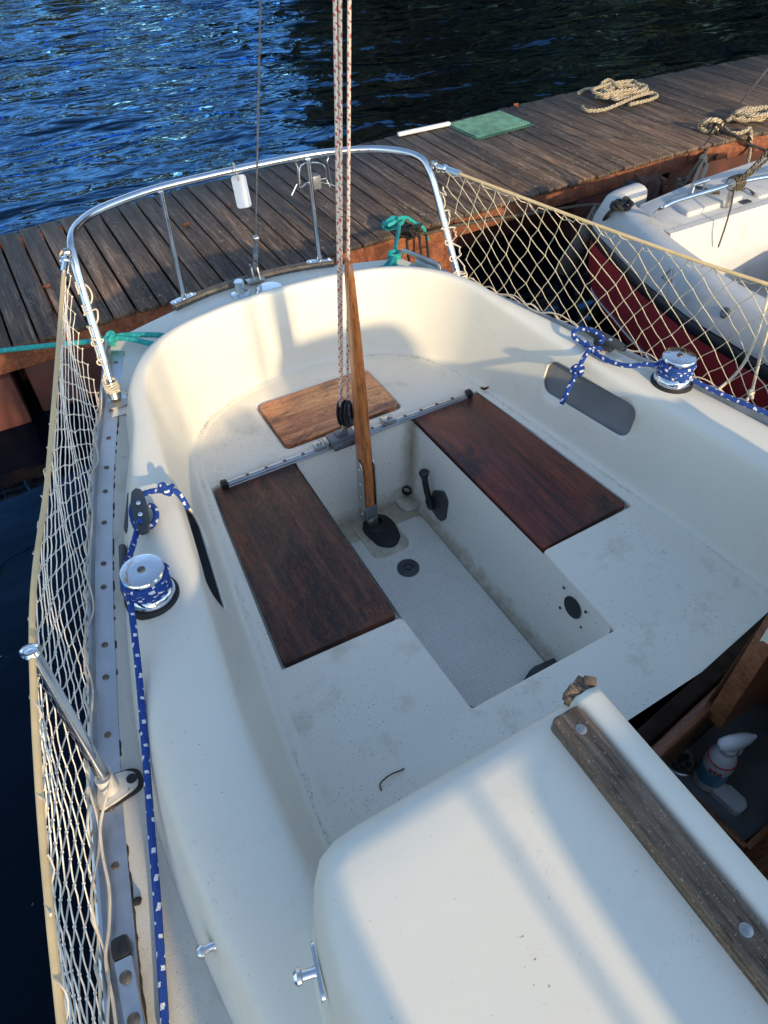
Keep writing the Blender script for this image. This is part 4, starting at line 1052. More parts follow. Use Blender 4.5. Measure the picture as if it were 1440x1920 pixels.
# --- washing-up things in the sink
bz = V((.326, -1.668, ZC)); 
bo = empty('spray_bottle', tuple(bz), 'white trigger spray bottle with blue label standing in the dark sink', 'bottle')
lean = M.Rotation(R(4), 3, 'Y')
b = B(); lathe(b, [(.0, 0), (.050, 0), (.055, .006), (.056, .09), (.056, .12), (.051, .145), (.036, .166), (.026, .174), (.024, .185)], at(bz), 40, False); obj('bottle_body', b, MAT['white_plastic'], bo)
b = B(); lathe(b, [(.0566, .038), (.0568, .04), (.0568, .098), (.0566, .10)], at(bz), 40, False); obj('label_band', b, MAT['blue_label'], bo)
b = B(); lathe(b, [(.029, .172), (.030, .174), (.030, .192), (.024, .195)], at(bz), 24); 
bo.scale = (.76, .76, 1.12); hv = V((.90, -.30, 0)).normalized(); mx = frame((0, 0, 1), hv)
rows = []
for t, w, zl, zh in ((-.052, .014, .240, .250), (-.040, .026, .232, .262), (-.01, .030, .226, .272), (.03, .028, .232, .276), (.058, .022, .244, .274), (.074, .013, .252, .270)):
    rows.append([bz+mx@V((t, math.cos(a)*w, (zl+zh)/2-.033+math.sin(a)*(zh-zl)/2)) for a in [2*math.pi*k/14 for k in range(14)]])
vr = loft(b, rows, True); b.faces.new(vr[0][::-1]); b.faces.new(vr[-1])
hd = obj('trigger_head', b, MAT['white_plastic'], bo)
b = B(); tube(b, cr([bz+mx@V((.045, 0, .207)), bz+mx@V((.062, 0, .192)), bz+mx@V((.060, 0, .167)), bz+mx@V((.066, 0, .142))], 4), [.010]*5+[.009]*8, 8); obj('trigger', b, MAT['white_plastic'], hd)
b = B(); lathe(b, [(.010, 0), (.009, .016), (.004, .018), (0, .018)], at(bz+mx@V((.069, 0, .227)), frame(hv)), 12, False); obj('nozzle', b, MAT['white_plastic'], hd)
def lettering(txt, size, parent, place, mat, name='lettering'):
    cu = bpy.data.curves.new('t', 'FONT'); cu.body = txt; cu.size = size; cu.extrude = 0; cu.resolution_u = 3; cu.align_x = 'CENTER'; cu.offset = size*.02
    to = bpy.data.objects.new('t', cu); col.objects.link(to); bpy.context.view_layer.update()
    me = bpy.data.meshes.new_from_object(to.evaluated_get(bpy.context.evaluated_depsgraph_get()))
    bpy.data.objects.remove(to); bpy.data.curves.remove(cu)
    b = B(); b.from_mesh(me); bpy.data.meshes.remove(me)
    bmesh.ops.subdivide_edges(b, edges=b.edges, cuts=1)
    for v in b.verts: v.co = place(v.co.x, v.co.y)
    return obj(name, b, MAT[mat], parent)
a0 = math.atan2(-2.02+1.672, -.944-.356)-.05
lettering('sta', .046, bo, lambda x, y: bz+V((math.cos(a0+x/.0574+.25)*.0574, math.sin(a0+x/.0574+.25)*.0574, .103+y*.75)), 'red_ink')
b = B(); lathe(b, [(.0566, .139), (.0545, .140), (.0540, .1425), (.0530, .143)], at(bz), 40, False); obj('label_stripe', b, MAT['red_ink'], bo)
b = B(); c = Z(1365, 1500, ZC); prism(b, rpoly([(-.048, -.027), (.036, -.030), (.052, .0), (.048, .028), (-.046, .028)], .018, 4), 0, .026, .009, 3, mtx=at(c, M.Rotation(R(98), 3, 'Z')))
tag(obj('soap_bar', b, MAT['soap']), 'white bar of soap lying in front of the spray bottle', 'soap')

# --- bits of dirt lying about
def leaf(p, L, W, ang, label, mat='leaf', tilt=.2, group=None):
    b = B(); rows = []
    for t in range(7):
        u = t/6; w = W*math.sin(math.pi*min(1, u*.93+.05))**.8
        rows.append([V((L*(u-.5), w*v, .004+.010*abs(v)+.012*(u-.5)**2*4)) for v in (-1, -.4, 0, .4, 1)])
    loft(b, rows); bmesh.ops.solidify(b, geom=b.faces[:], thickness=.0012)
    bmesh.ops.transform(b, matrix=at(p, M.Rotation(ang, 3, 'Z') @ M.Rotation(tilt, 3, 'X')), verts=b.verts)
    return tag(obj('fallen_leaf', b, MAT[mat]), label, 'leaf', group)
b = B(); tube(b, cr([Z(715, 1482, .003), Z(713, 1470, .005), Z(722, 1460, .012), Z(735, 1451, .010), Z(750, 1445, .004), Z(758, 1441, .003)], 6), .0022, 5)
tag(obj('dry_stalk', b, MAT['twig']), 'thin curled brown stalk lying on the white seat near the cabin', 'stalk')
b = B(); tube(b, [Z(860, 1464, .005), Z(867, 1455, .006), Z(873, 1449, .005)], [.004, .007, .003], 7)
tag(obj('bark_chip', b, MAT['rubber']), 'small dark chip of bark on the white seat', 'chip')
b = B(); tube(b, [Z(250, 1696, .222), Z(258, 1689, .226), Z(264, 1684, .222)], [.004, .010, .004], 7)
tag(obj('bark_chip', b, MAT['rubber']), 'dark chip of dirt on the side deck by the toe rail bolts', 'chip')
leaf(Z(908, 733, .004), .035, .007, -.5, 'narrow orange leaf by the end of the traveller track', 'leaf', .1)
# shadow casters added behind the camera, out of view
b = B(); ol = [(-.50, .655), (-.53, 1.25), (-.50, 1.36), (-.40, 1.375), (-.10, 1.375), (-.06, 1.54), (0, 1.585), (.30, 1.59), (.50, 1.57), (.56, 1.45), (.56, .655)]
ol = rpoly(ol, .05, 4)
loft(b, [[V((x*f, y, .655+(z-.655)*f)) for x, z in ol] for y, f in ((-3.56, .90), (-3.60, .97), (-3.66, 1.), (-3.74, 1.), (-3.80, .97), (-3.84, .9))], True)
vs = list(b.verts); n = len(ol); b.faces.new(vs[:n]); b.faces.new(vs[-n:])
tag(obj('sail_bundle', b, MAT['sail_cloth']), 'navy sail bundle stacked upright on the cabin top ahead of the mast', 'sail')  # added unseen block, outline shaped to shade cockpit and cabin top
b = B(); rows = []
for z, r_ in ((.205, .10), (.22, .15), (.7, .165), (1.0, .15), (1.5, .165), (1.95, .15), (2.06, .12), (2.10, .05)):
    rows.append([V((-1.0+math.cos(a)*r_*(1+.06*math.sin(4*a+z*3)), -3.45+math.sin(a)*r_*(1+.06*math.cos(3*a)), z)) for a in [2*math.pi*k/22 for k in range(22)]])
vr = loft(b, rows, True); b.faces.new(vr[0][::-1]); b.faces.new(vr[-1])
tag(obj('rolled_awning', b, MAT['sail_cloth']), 'tall rolled navy awning standing on the side deck beside the cabin', 'awning')  # made-up column out of view, shades the left coaming and jetty
b = B(); tube(b, [(-.575, -4.1, .2), (-.590, -4.1, 3.0)], .010, 10); obj('stowed_pole', b, MAT['mast'], boat)  # invented unseen pole that casts the soft stripe on the cabin top
# ================================================================== JETTY
jet = empty('jetty', (1.5, 2.4, ZW), 'long dark plank jetty on rusty red floats behind the boat', 'jetty')
near = lambda x: 1.68+.03*x if x < 3.78 else 1.793-.075*(x-3.78)
farj = lambda x: 3.115+.062*x if x < 3.85 else 3.354-.055*(x-3.85)
b = B(); x = -4.2; rnd = random.Random(11)
while x < 13:
    w = .1265*(1.02 if x < 0 else 1) if x < 3.8 else .125
    g = .011+rnd.uniform(-.003, .004)
    z = ZJ-.014+rnd.uniform(-.002, .002); x0, x1 = x+g/2, x+w-g/2; y0, y1 = near((x0+x1)/2)+rnd.uniform(-.008, .008), farj((x0+x1)/2)+rnd.uniform(-.012, .012)
    sk_ = rnd.uniform(-.002, .002)
    n0 = len(b.verts)
    box(b, (0, 0, 0), (x1-x0, y1-y0, .030), None, .0035, 1); b.verts.ensure_lookup_table()
    bmesh.ops.transform(b, matrix=at(((x0+x1)/2, (y0+y1)/2, z), M.Rotation(sk_, 3, 'Z') @ M.Rotation(rnd.uniform(-.012, .012), 3, 'Y')), verts=b.verts[n0:])
    x += w
obj('plank_deck', b, MAT['planks'], jet, sharp=50)
def beam(name, x0, x1, off, z0, z1, d, mat):
    b = B(); m_ = (x0+x1)/2; y0 = near(x0+1e-4)+off; y1 = near(x1-1e-4)+off; L = math.hypot(x1-x0, y1-y0)
    box(b, (m_, (y0+y1)/2+d/2, (z0+z1)/2), (L, d, z1-z0), M.Rotation(math.atan2(y1-y0, x1-x0), 3, 'Z'), .006); return obj(name, b, MAT[mat], jet)
for xa, xb_ in ((-4.2, -.9), (-.895, .85), (.855, 1.43), (1.435, 1.63), (1.64, 3.78), (3.79, 7), (7.01, 13)):
    beam('edge_beam', xa, xb_, .020, ZJ-.150, ZJ-.031, .06, 'rust')
beam('far_beam', -4.2, 3.78, 1.36, ZJ-.15, ZJ-.031, .06, 'rust'); beam('far_beam', 3.79, 13, 1.45, ZJ-.15, ZJ-.031, .06, 'rust')
for xa, xb_, mt in ((-4.1, -1.17, 'pontoon'), (-1.10, -.35, 'pontoon'), (.30, 1.43, 'rust'), (1.435, 1.66, 'rust'), (2.72, 3.1, 'pontoon'), (4.95, 5.9, 'rust'), (8, 9.5, 'rust')):
    b = B(); y0 = near((xa+xb_)/2)+.030
    box(b, ((xa+xb_)/2, y0+.62, (ZJ-.153+ZW-.12)/2), (xb_-xa, 1.24, (ZJ-.153)-(ZW-.12)), None, .015); obj('float_tank', b, MAT[mt], jet)
for xa, xb_ in ((-4.1, -1.2), (-1.15, 1.6), (1.7, 3.76), (3.84, 8), (8.1, 12.9)):
    b = B(); m_ = (xa+xb_)/2; y0, y1 = near(m_)+.36, farj(m_)-.12; box(b, (m_, (y0+y1)/2, -.45), (xb_-xa, y1-y0, .50), None, .015); obj('inner_float', b, MAT['pontoon'], jet)
b = B(); p = Z(1307, 287, ZJ-.08); p.y = near(p.x)+.018
lathe(b, [(.045, 0), (.045, .012), (.028, .014), (.028, .035), (0, .037)], at((p.x, p.y, ZJ-.09), frame((0, -1, 0))), 18, False); obj('beam_bolt', b, MAT['rust'], jet)
# fender post on the near edge
po = empty('fender_post', (3.05, 1.60, ZW), 'broken brown timber post standing against the jetty edge near the next boat', 'post')
b = B()
p1 = Z(1208, 332, -.12); 
for k, (dx, w, h) in enumerate(((0, .17, -.10), )):
    pl_ = [(-.10, -.05), (-.06, -.075), (.05, -.07), (.095, -.02), (.10, .05), (.03, .075), (-.09, .07)]
    rows = [[V((p1.x+q[0], p1.y-.05+q[1], z)) for q in pl_] for z in (ZW-.3, -.4, -.2)]
    rows.append([V((p1.x+q[0]*.97, p1.y-.05+q[1]*.97, -.115+.035*math.sin(i*2.3))) for i, q in enumerate(pl_)])
    vr = loft(b, rows, True); b.faces.new(vr[-1])
obj('timber', b, MAT['post_wood'], po, sharp=30)
b = B()
for k in range(5): box(b, (p1.x+.115+random.uniform(-.01, .02), p1.y-.06, -.15-k*.055), (.05, .07, .045), M.Rotation(random.uniform(-.4, .4), 3, 'Y'), .008)
obj('split_edge', b, MAT['rust'], po)
b = B(); box(b, (p1.x-.145, p1.y-.03, -.32), (.07, .08, .42), M.Rotation(.06, 3, 'Y'), .006); obj('rubbing_strip', b, MAT['black_band'], po)
# leaning grey pile at the quarter of the next boat
b = B(); a = Z(1128, 398, .02); c = Z(1052, 520, -.62); dd = (c-a).normalized()
rows = []
for t in (0, .01, .3, .7, 1.05):
    mx = frame(dd); rows.append([a.lerp(c, t)+mx@V((math.cos(q)*.062*(.86 if t == 0 else 1+.05*math.sin(3*q+t*4)), math.sin(q)*.062*(.86 if t == 0 else 1), 0)) for q in [2*math.pi*k/16 for k in range(16)]])
vr = loft(b, rows, True); b.faces.new(vr[0][::-1]); b.faces.new(vr[-1])
tag(obj('leaning_pile', b, MAT['pile_wood']), 'grey weathered pile leaning at the corner of the red-hulled boat', 'pile')
# --- things on the jetty
mp = [Z(840, 235, ZJ), Z(943, 209, ZJ), Z(1000, 236, ZJ), Z(888, 266, ZJ)]
c = sum(mp, V((0, 0, 0)))/4; wd = ((mp[2]-mp[3]).length+(mp[1]-mp[0]).length)/2; dp = ((mp[0]-mp[3]).length+(mp[1]-mp[2]).length)/2
mrot = frame((0, 0, 1), (mp[2]-mp[3])+(mp[1]-mp[0]))
b = B(); prism(b, rrect(-wd/2, -dp/2, wd/2, dp/2, .012), .004, .010, .002, mtx=at(c, mrot))
dm = tag(obj('door_mat', b, MAT['mat_base']), 'green ribbed rubber mat lying on the jetty planks', 'mat')
b = B(); nx, ny = 17, 12
for j in range(ny):
    yy = -dp/2+.035+(dp-.07)*j/(ny-1)
    pts = [c+mrot@V((-wd/2+.03+(wd-.06)*i/(nx*2), yy+.013*(-1)**i, .015)) for i in range(nx*2+1)]
    tube(b, pts, .0095, 5)
obj('zigzag_rib', b, MAT['teal_mat'], dm)
p0, p1 = Z(747, 253, ZJ+.02), Z(845, 232, ZJ+.02); b = B(); m_ = (p0+p1)/2
box(b, tuple(m_+V((0, .01, .0))), ((p1-p0).length, .04, .03), frame((0, 0, 1), p1-p0), .012, 3)
tag(obj('white_batten', b, MAT['white_plastic']), 'white plastic batten lying along the far edge of the jetty by the mat', 'batten')
leaf(Z(966, 201, ZJ), .075, .026, .4, 'curled orange leaf on the far edge of the jetty beside the mat', 'leaf', .5)
leaf(Z(89, 541, ZJ), .06, .017, .2, 'pale brown leaf on the jetty planks seen outside the netting', 'leaf', .2)
leaf(Z(350, 425, ZJ), .07, .018, .2, 'flat reddish leaf on jetty planks beside the stern rail leg', 'leaf', .05)
leaf(Z(430, 390, ZJ), .04, .012, .9, 'tiny red leaf on the jetty below the white tag', 'leaf', .2)
def coil(name, cx, sx, sy, label, turns, seed, extra=(), r=.0145, z=ZJ):
    rnd = random.Random(seed); pts = []
    n = turns*9
    ax = mrot
    for i in range(n):
        a = 2*math.pi*i/9; k = .55+.45*rnd.random()
        pts.append(cx+V((math.cos(a)*sx*k+rnd.uniform(-.1, .1)*sx, math.sin(a)*sy*k*(1 if rnd.random() > .2 else .4), .024+.030*(i/n)*turns*.35+rnd.uniform(0, .018))))
    b = B(); tube(b, cr(pts, 5), r, 8)
    for e in extra: tube(b, cr(e, 6), r, 8)
    return tag(obj(name, b, MAT['rope_cream']), label, 'rope coil', 'cream mooring rope coils on the jetty')
cc1 = Z(1160, 184, ZJ)
coil('rope_coil', cc1, .27, .15, 'cream rope heaped near the far edge of the jetty, one loop standing up', 5, 4,
     ([Z(1128, 172, ZJ+.05), Z(1128, 158, ZJ+.08), Z(1142, 150, ZJ+.10), Z(1155, 160, ZJ+.08), Z(1168, 170, ZJ+.05), Z(1190, 178, ZJ+.03)],
      [Z(1092, 200, ZJ+.03), Z(1100, 207, ZJ+.03), Z(1130, 206, ZJ+.03), Z(1160, 195, ZJ+.04), Z(1190, 182, ZJ+.05), Z(1220, 174, ZJ+.04), Z(1232, 180, ZJ+.03), Z(1215, 188, ZJ+.03), Z(1180, 196, ZJ+.03)],
      [Z(1085, 174, ZJ+.02), Z(1096, 168, ZJ+.02), Z(1110, 166, ZJ+.03), Z(1125, 164, ZJ+.03)]))
coil('rope_coil', Z(1408, 228, ZJ), .24, .12, 'cream rope heaped at the near edge of the jetty, at the right border', 5, 9,
     ([Z(1358, 240, ZJ+.02), Z(1372, 250, ZJ+.02), Z(1395, 247, ZJ+.03), Z(1405, 240, ZJ+.04), Z(1408, 255, ZJ+.0), Z(1407, 272, ZJ-.08), Z(1405, 290, ZJ-.12), Z(1400, 310, ZJ-.13), Z(1390, 335, ZJ-.02)],
      [Z(1365, 225, ZJ+.05), Z(1385, 214, ZJ+.06), Z(1415, 208, ZJ+.06), Z(1450, 205, ZJ+.05)]))
rope('mooring_loop', [Z(1345, 240, ZJ+.05), Z(1335, 246, ZJ+.02), Z(1320, 244, ZJ+.02), Z(1312, 236, ZJ+.04), Z(1322, 227, ZJ+.09), Z(1340, 225, ZJ+.10), Z(1352, 230, ZJ+.07), Z(1350, 238, ZJ+.04)], .018, 'rope_cream', 'single cream rope loop lying left of the black lashing on the jetty edge', 'rope')
b = B(); rnd = random.Random(2); kc = Z(1346, 243, ZJ+.03)
for k in range(4):
    ax = frame((rnd.uniform(-1, 1), rnd.uniform(-1, 1), rnd.uniform(.2, 1))); o_ = V((rnd.uniform(-.03, .03), rnd.uniform(-.04, .03), rnd.uniform(-.02, .02)))
    tube(b, cr([kc+o_+ax@V((math.cos(a)*.05, math.sin(a)*.035, .01*math.sin(3*a))) for a in [2*math.pi*q/8 for q in range(8)]], 4, True), .010, 6, True)
tube(b, cr([kc, Z(1352, 262, ZJ-.03), Z(1348, 280, ZJ-.08), Z(1340, 298, ZJ-.12)], 5), .008, 6)
tube(b, cr([kc, Z(1375, 252, ZJ+.02), Z(1400, 268, ZJ-.04), Z(1425, 278, ZJ-.10), Z(1460, 292, ZJ-.12)], 5), .010, 6)
tag(obj('black_lashing', b, MAT['rope_black']), 'tangled black line lashed round the jetty edge between the cream ropes', 'rope')
# mooring line of the next boat, made fast below the lashing
ml = empty('mooring_bridle', tuple(Z(1320, 300, -.25)), 'cream mooring bridle dropping from the jetty edge to the stern cleat of the next boat', 'rope')
b = B(); tube(b, cr([Z(1318, 270, ZJ-.05), Z(1320, 288, ZJ-.10), Z(1318, 300, ZJ-.1), Z(1308, 325, ZJ-.02), Z(1301, 345, .12)], 5), .014, 7)
tube(b, cr([Z(1318, 300, ZJ-.1), Z(1325, 310, ZJ-.08), Z(1318, 330, ZJ+.02), Z(1314, 350, .14)], 5), .014, 7)
for k in range(3): tube(b, [Z(1317, 302, -.18)+V((math.cos(a)*.026, math.sin(a)*.02, .012*k+.006*math.sin(2*a))) for a in [2*math.pi*q/10 for q in range(10)]], .012, 6, True)
obj('bridle_leg', b, MAT['rope_cream'], ml)
b = B(); tube(b, cr([Z(1334, 268, ZJ-.02), Z(1318, 292, ZJ-.06), Z(1302, 315, ZJ-.05), Z(1288, 335, -.06), Z(1278, 345, .0)], 5), .011, 7)
for k in range(4): tube(b, [Z(1280, 342, .0)+V((math.cos(a)*.035, math.sin(a)*.03, .014*k-.03+.01*math.sin(2*a+k))) for a in [2*math.pi*q/10 for q in range(10)]], .012, 6, True)
tube(b, cr([Z(1275, 345, .02), Z(1290, 352, .12), Z(1312, 352, .16), Z(1330, 358, .19), Z(1350, 362, .195)], 5), .010, 6)
obj('spliced_leg', b, MAT['rope_old'], ml)
rope('dark_mooring_line', [Z(770, 438, ZJ+.02), Z(800, 438, ZJ+.0), Z(850, 424, ZJ-.03), Z(920, 412, ZJ-.06), Z(1000, 400, ZJ-.05), Z(1060, 390, ZJ-.02), Z(1112, 384, .02), Z(1150, 386, .16), Z(1178, 392, .17)], .010, 'rope_old', 'thin brown line stretched along the jetty side behind the netting', 'rope')
b = B(); rnd = random.Random(6); kc = Z(766, 436, ZJ+.02)
for k in range(4):
    ax = frame((rnd.uniform(-1, 1), rnd.uniform(-1, 1), rnd.uniform(.1, 1))); o_ = V((rnd.uniform(-.06, .06), rnd.uniform(-.03, .03), rnd.uniform(-.01, .02)))
    tube(b, cr([kc+o_+ax@V((math.cos(a)*.055, math.sin(a)*.035, .01*math.sin(3*a))) for a in [2*math.pi*q/8 for q in range(8)]], 4, True), .009, 6, True)
for dx in (-.05, .04, .09): tube(b, [kc+V((dx, -.06, -.01)), kc+V((dx+.005, -.085, -.15))], .008, 6)
tag(obj('black_lashing', b, MAT['rope_black']), 'black line lashed round the jetty edge under the turquoise knot', 'rope')
# turquoise mooring ropes
tr_ = empty('mooring_rope', tuple(Z(742, 430, ZJ)), 'turquoise mooring rope knotted on the jetty edge behind the stern', 'rope', 'turquoise mooring ropes')
kn = Z(742, 416, ZJ+.07); b = B()
tube(b, cr([V((.51, .64, .27)), V((.512, .70, .285)), Z(730, 500, .285), Z(738, 480, .24), Z(743, 455, .10), Z(748, 430, .0), Z(748, 418, ZJ+.08)], 6), .0110, 8)
tube(b, cr([V((.47, .63, .265)), V((.50, .70, .272)), Z(722, 500, .27), Z(736, 484, .24)], 6), .0110, 8)
tube(b, cr([V((.55, .60, .265)), V((.56, .68, .275)), Z(740, 505, .26), Z(740, 484, .24)], 6), .0110, 8)
for k in range(3): tube(b, [Z(740, 482, .24)+V((math.cos(a)*.026, math.sin(a)*.026, .016*k-.016)) for a in [2*math.pi*q/12 for q in range(12)]], .0110, 7, True)
obj('bridle', b, MAT['rope_teal'], tr_)
b = B(); rnd = random.Random(8)
for k in range(6):
    pts = [Z(750-4*k, 412+2*k, ZJ+.09), Z(735-3*k, 408+3*k, ZJ+.10-.01*k), Z(722+rnd.uniform(-4, 3), 420+rnd.uniform(-3, 6), ZJ+.05), Z(728, 430-rnd.uniform(0, 3), ZJ+.04), Z(745, 424, ZJ+.07), Z(756, 416-k, ZJ+.09)]
    tube(b, cr(pts, 6), .0110, 7)
tube(b, cr([Z(745, 410, ZJ+.11), Z(762, 408, ZJ+.10), Z(778, 418, ZJ+.06), Z(790, 424, ZJ+.04), Z(796, 432, ZJ+.01), Z(802, 450, ZJ-.06)], 6), .0110, 8)
obj('jetty_knot', b, MAT['rope_teal'], tr_)
tl = empty('mooring_rope', tuple(Z(200, 636, .15)), 'turquoise mooring rope stretched from the left stern cleat out through the netting', 'rope', 'turquoise mooring ropes')
b = B(); kc = Z(208, 632, .24)
tube(b, cr([V((-2.6, 1.02, .02)), Z(-120, 676, .10), Z(0, 658, .15), Z(90, 648, .18), Z(170, 640, .22), Z(204, 634, .26)], 6), .0110, 8)
tube(b, cr([Z(200, 640, .27), Z(222, 630, .28), Z(250, 628, .285), Z(290, 628, .285), Z(306, 630, .28), Z(312, 637, .27), Z(304, 646, .268), Z(285, 645, .275), Z(250, 637, .28), Z(222, 634, .28), Z(205, 640, .27)], 6), .0110, 8)
tube(b, cr([Z(196, 640, .275), Z(205, 626, .30), Z(211, 626, .30), Z(206, 638, .29), Z(198, 642, .27), Z(216, 645, .25)], 6), .0110, 8)
obj('line', b, MAT['rope_teal'], tl)

# ================================================================== NEXT BOAT
nb = empty('moored_boat', (2.8, -.6, ZW), 'white boat with dark red hull and black rubbing band moored to the right', 'boat')
GZ = .17
# outer sheer of the near side, running forward from the stern corner
sheer = [(2.40, 1.09), (2.19, 1.06), (2.09, .955), (1.99, .66), (1.907, .39), (1.855, .12), (1.826, -.08), (1.822, -.48), (1.80, -.9), (1.80, -1.5), (1.86, -2.4), (2.1, -3.4)]
sh = cr([V((x, y, 0)) for x, y in sheer], 6)
mid = 2.95
def nrow(off, z):
    r_ = []
    for i, q in enumerate(sh):
        t = (sh[min(i+1, len(sh)-1)]-sh[max(i-1, 0)]).normalized(); nn = V((-t.y, t.x, 0)); 
        if (V((mid, -1, 0))-q).dot(nn) < 0: nn = -nn
        r_.append(V((q.x+nn.x*off, q.y+nn.y*off, z)))
    return r_
bul = [(.02, -.015), (-.005, .0), (-.004, .03), (.022, .10), (.045, .155), (.07, .178), (.10, .186), (.14, .182), (.165, .168), (.172, .14), (.176, -.14)]
b = B(); loft(b, [nrow(o_, z) for o_, z in bul]); obj('bulwark', b, MAT['white_old'], nb, sharp=60)
b = B(); loft(b, [nrow(.020, -.008), nrow(.006, -.014), nrow(-.004, -.035), nrow(-.002, -.072), nrow(.012, -.085)]); obj('rubbing_band', b, MAT['black_band'], nb, sharp=60)
b = B(); loft(b, [nrow(.010, -.07), nrow(.006, -.12), nrow(.022, -.25), nrow(.065, -.40), nrow(.12, -.51), nrow(.4, -.8)]); obj('hull', b, MAT['red_hull'], nb, sharp=70)
b = B(); loft(b, [nrow(.068, -.405), nrow(.062, -.41), nrow(.070, -.425), nrow(.082, -.43)]); obj('boot_stripe', b, MAT['white_old'], nb, sharp=60)
# transom and aft deck
b = B(); prism(b, rpoly([(2.10, .70), (2.24, .815), (2.8, .90), (3.7, .95), (4.2, .75), (4.2, .42), (2.16, .46)], .03, 3), -.30, .150, .02, 2); obj('aft_deck', b, MAT['white_old'], nb)
b = B(); prism(b, rpoly([(2.36, .56), (2.80, .56), (2.83, .76), (2.42, .76)], .03, 3), .148, .178, .012, 2); obj('deck_hatch', b, MAT['white_old'], nb)
b = B(); prism(b, rpoly([(2.88, .52), (3.6, .50), (3.6, .80), (2.90, .79)], .03, 3), .148, .168, .01, 2); obj('deck_locker', b, MAT['white_old'], nb)
b = B(); rows = [[V((x, y-.012*math.sin(0), z)) for x, y in ((2.15, .47), (2.9, .452), (4.2, .43))] for z in (.150,)]
loft(b, [[V((2.14, .50, .153)), V((4.2, .47, .153))], [V((2.14, .462, .150)), V((4.2, .43, .150))], [V((2.14, .452, .13)), V((4.2, .42, .13))], [V((2.14, .40, -.35)), V((4.2, .36, -.35))], [V((2.14, -3, -.36)), V((4.2, -3, -.36))]])
obj('cockpit', b, MAT['white_old'], nb, sharp=50)
b = B(); prism(b, rpoly([(2.52, -.05), (2.95, .20), (3.6, .2), (3.6, -1.8), (2.52, -1.8)], .02, 2), -.36, -.05, .02, 2); obj('cockpit_seat', b, MAT['white_old'], nb)
b = B(); prism(b, rpoly([(2.2, .60), (2.15, .30), (2.12, -.2), (2.1, -1.6), (2.2, -2.6), (4.0, -2.6), (4.2, .6)], .02, 2), -.62, -.40); obj('hull_bottom', b, MAT['red_hull'], nb)
# stern rail
b = B(); tube(b, cr([Z(1228, 402, .17), Z(1233, 396, .24), Z(1243, 389, .285), Z(1262, 379, .30), Z(1300, 367, .30), Z(1350, 352, .30), Z(1378, 343, .30), Z(1440, 331, .30), Z(1560, 312, .30)], 6), .0125, 12); rl = obj('stern_rail', b, MAT['steel'], nb)
b = B(); c = Z(1378, 343, .30); tube(b, [c+V((0, .005, .02)), c+V((.02, .02, -.14))], .014, 10); lathe(b, [(.03, -.03), (.034, 0), (.03, .03)], at(c, frame((1, .05, 0))), 12); obj('rail_clamp', b, MAT['steel_dull'], nb)
b = B()
for k in range(6): tube(b, [c+V((.012*k-.02, math.cos(a)*.034, math.sin(a)*.034)) for a in [2*math.pi*q/10 for q in range(10)]], .007, 5, True)
tube(b, cr([c, Z(1400, 325, .36), Z(1425, 300, .42), Z(1450, 270, .5)], 5), .010, 6)
tube(b, cr([c+V((.02, 0, .02)), Z(1405, 328, .34), Z(1432, 305, .40), Z(1460, 280, .46)], 5), .009, 6)
tube(b, cr([c, Z(1371, 385, .24), Z(1360, 425, .15), Z(1347, 463, .02)], 5), .005, 5)
tag(obj('rail_lashing', b, MAT['rope_old']), 'brown cord wound on the stern rail of the next boat', 'rope')
b = B(); pA = Z(1318, 270, .0); pB = Z(1350, 352, .30); tube(b, [Z(1320, 272, -.02), Z(1352, 232, .25), Z(1378, 205, .5), Z(1440, 128, 1.0), Z(1500, 60, 1.4)], .0055, 6)
obj('backstay', b, MAT['wire'], nb)
b = B(); p0, p1 = Z(1298, 347, .235), Z(1328, 337, .235); tube(b, [p0, p1], .012, 8)
for t in (.12, .88): q = p0.lerp(p1, t); tube(b, [q, q-V((0, .0, .09))], .009, 8)
obj('mooring_cleat', b, MAT['alu'], nb)
b = B(); c = Z(1400, 372, .172); prism(b, rpoly([(-.035, -.02), (.035, -.02), (.035, .02), (-.035, .02)], .01, 3), .150, .156, .002, mtx=at((c.x, c.y, 0))); obj('deck_fitting', b, MAT['charcoal'], nb)
rope('deck_line', [Z(1330, 360, .162), Z(1345, 366, .162), Z(1365, 362, .163), Z(1385, 355, .164), Z(1400, 355, .163), Z(1415, 365, .161)], .008, 'rope_old', 'dark cord lying across the white aft deck of the next boat', 'rope')
b = B(); rnd = random.Random(3); kc = Z(1162, 386, .185)
for k in range(5):
    o_ = V((rnd.uniform(-.05, .07), rnd.uniform(-.03, .03), 0)); ax = frame((rnd.uniform(-.5, .5), rnd.uniform(-.5, .5), 1))
    tube(b, cr([kc+o_+ax@V((math.cos(a)*.042, math.sin(a)*.028, .006*math.sin(3*a)+.006)) for a in [2*math.pi*q/8 for q in range(8)]], 4, True), .010, 6, True)
tube(b, cr([kc, Z(1142, 400, .14), Z(1130, 418, .05), Z(1127, 432, .0)], 5), .012, 6)
tag(obj('black_rope_bundle', b, MAT['rope_black']), 'bundle of black rope on the white stern corner of the next boat', 'rope')
def onhull(px, py): 
    # point on the outer face of the bulwark (x found on the sheer)
    best = None
    for o_, z in ((-.004, .03), (.009, .065), (.022, .10)):
        q = Z(px, py, z); dmin = min((V((q.x-r_.x, q.y-r_.y, 0)).length, i) for i, r_ in enumerate(nrow(o_, z)))
        if best is None or dmin[0] < best[0]: best = (dmin[0], nrow(o_, z)[dmin[1]], z)
    return best[1]
nrm = V((-1, .15, .33)).normalized()
p = onhull(1380, 585); b = B(); lathe(b, [(.026, -.004), (.026, .005), (.018, .009), (.012, .006), (0, .006)], at(p, frame(nrm)), 18, False); obj('skin_fitting', b, MAT['grey_metal'], nb)
p = onhull(1250, 517); b = B(); fr = frame(nrm, (0, -1, 0))
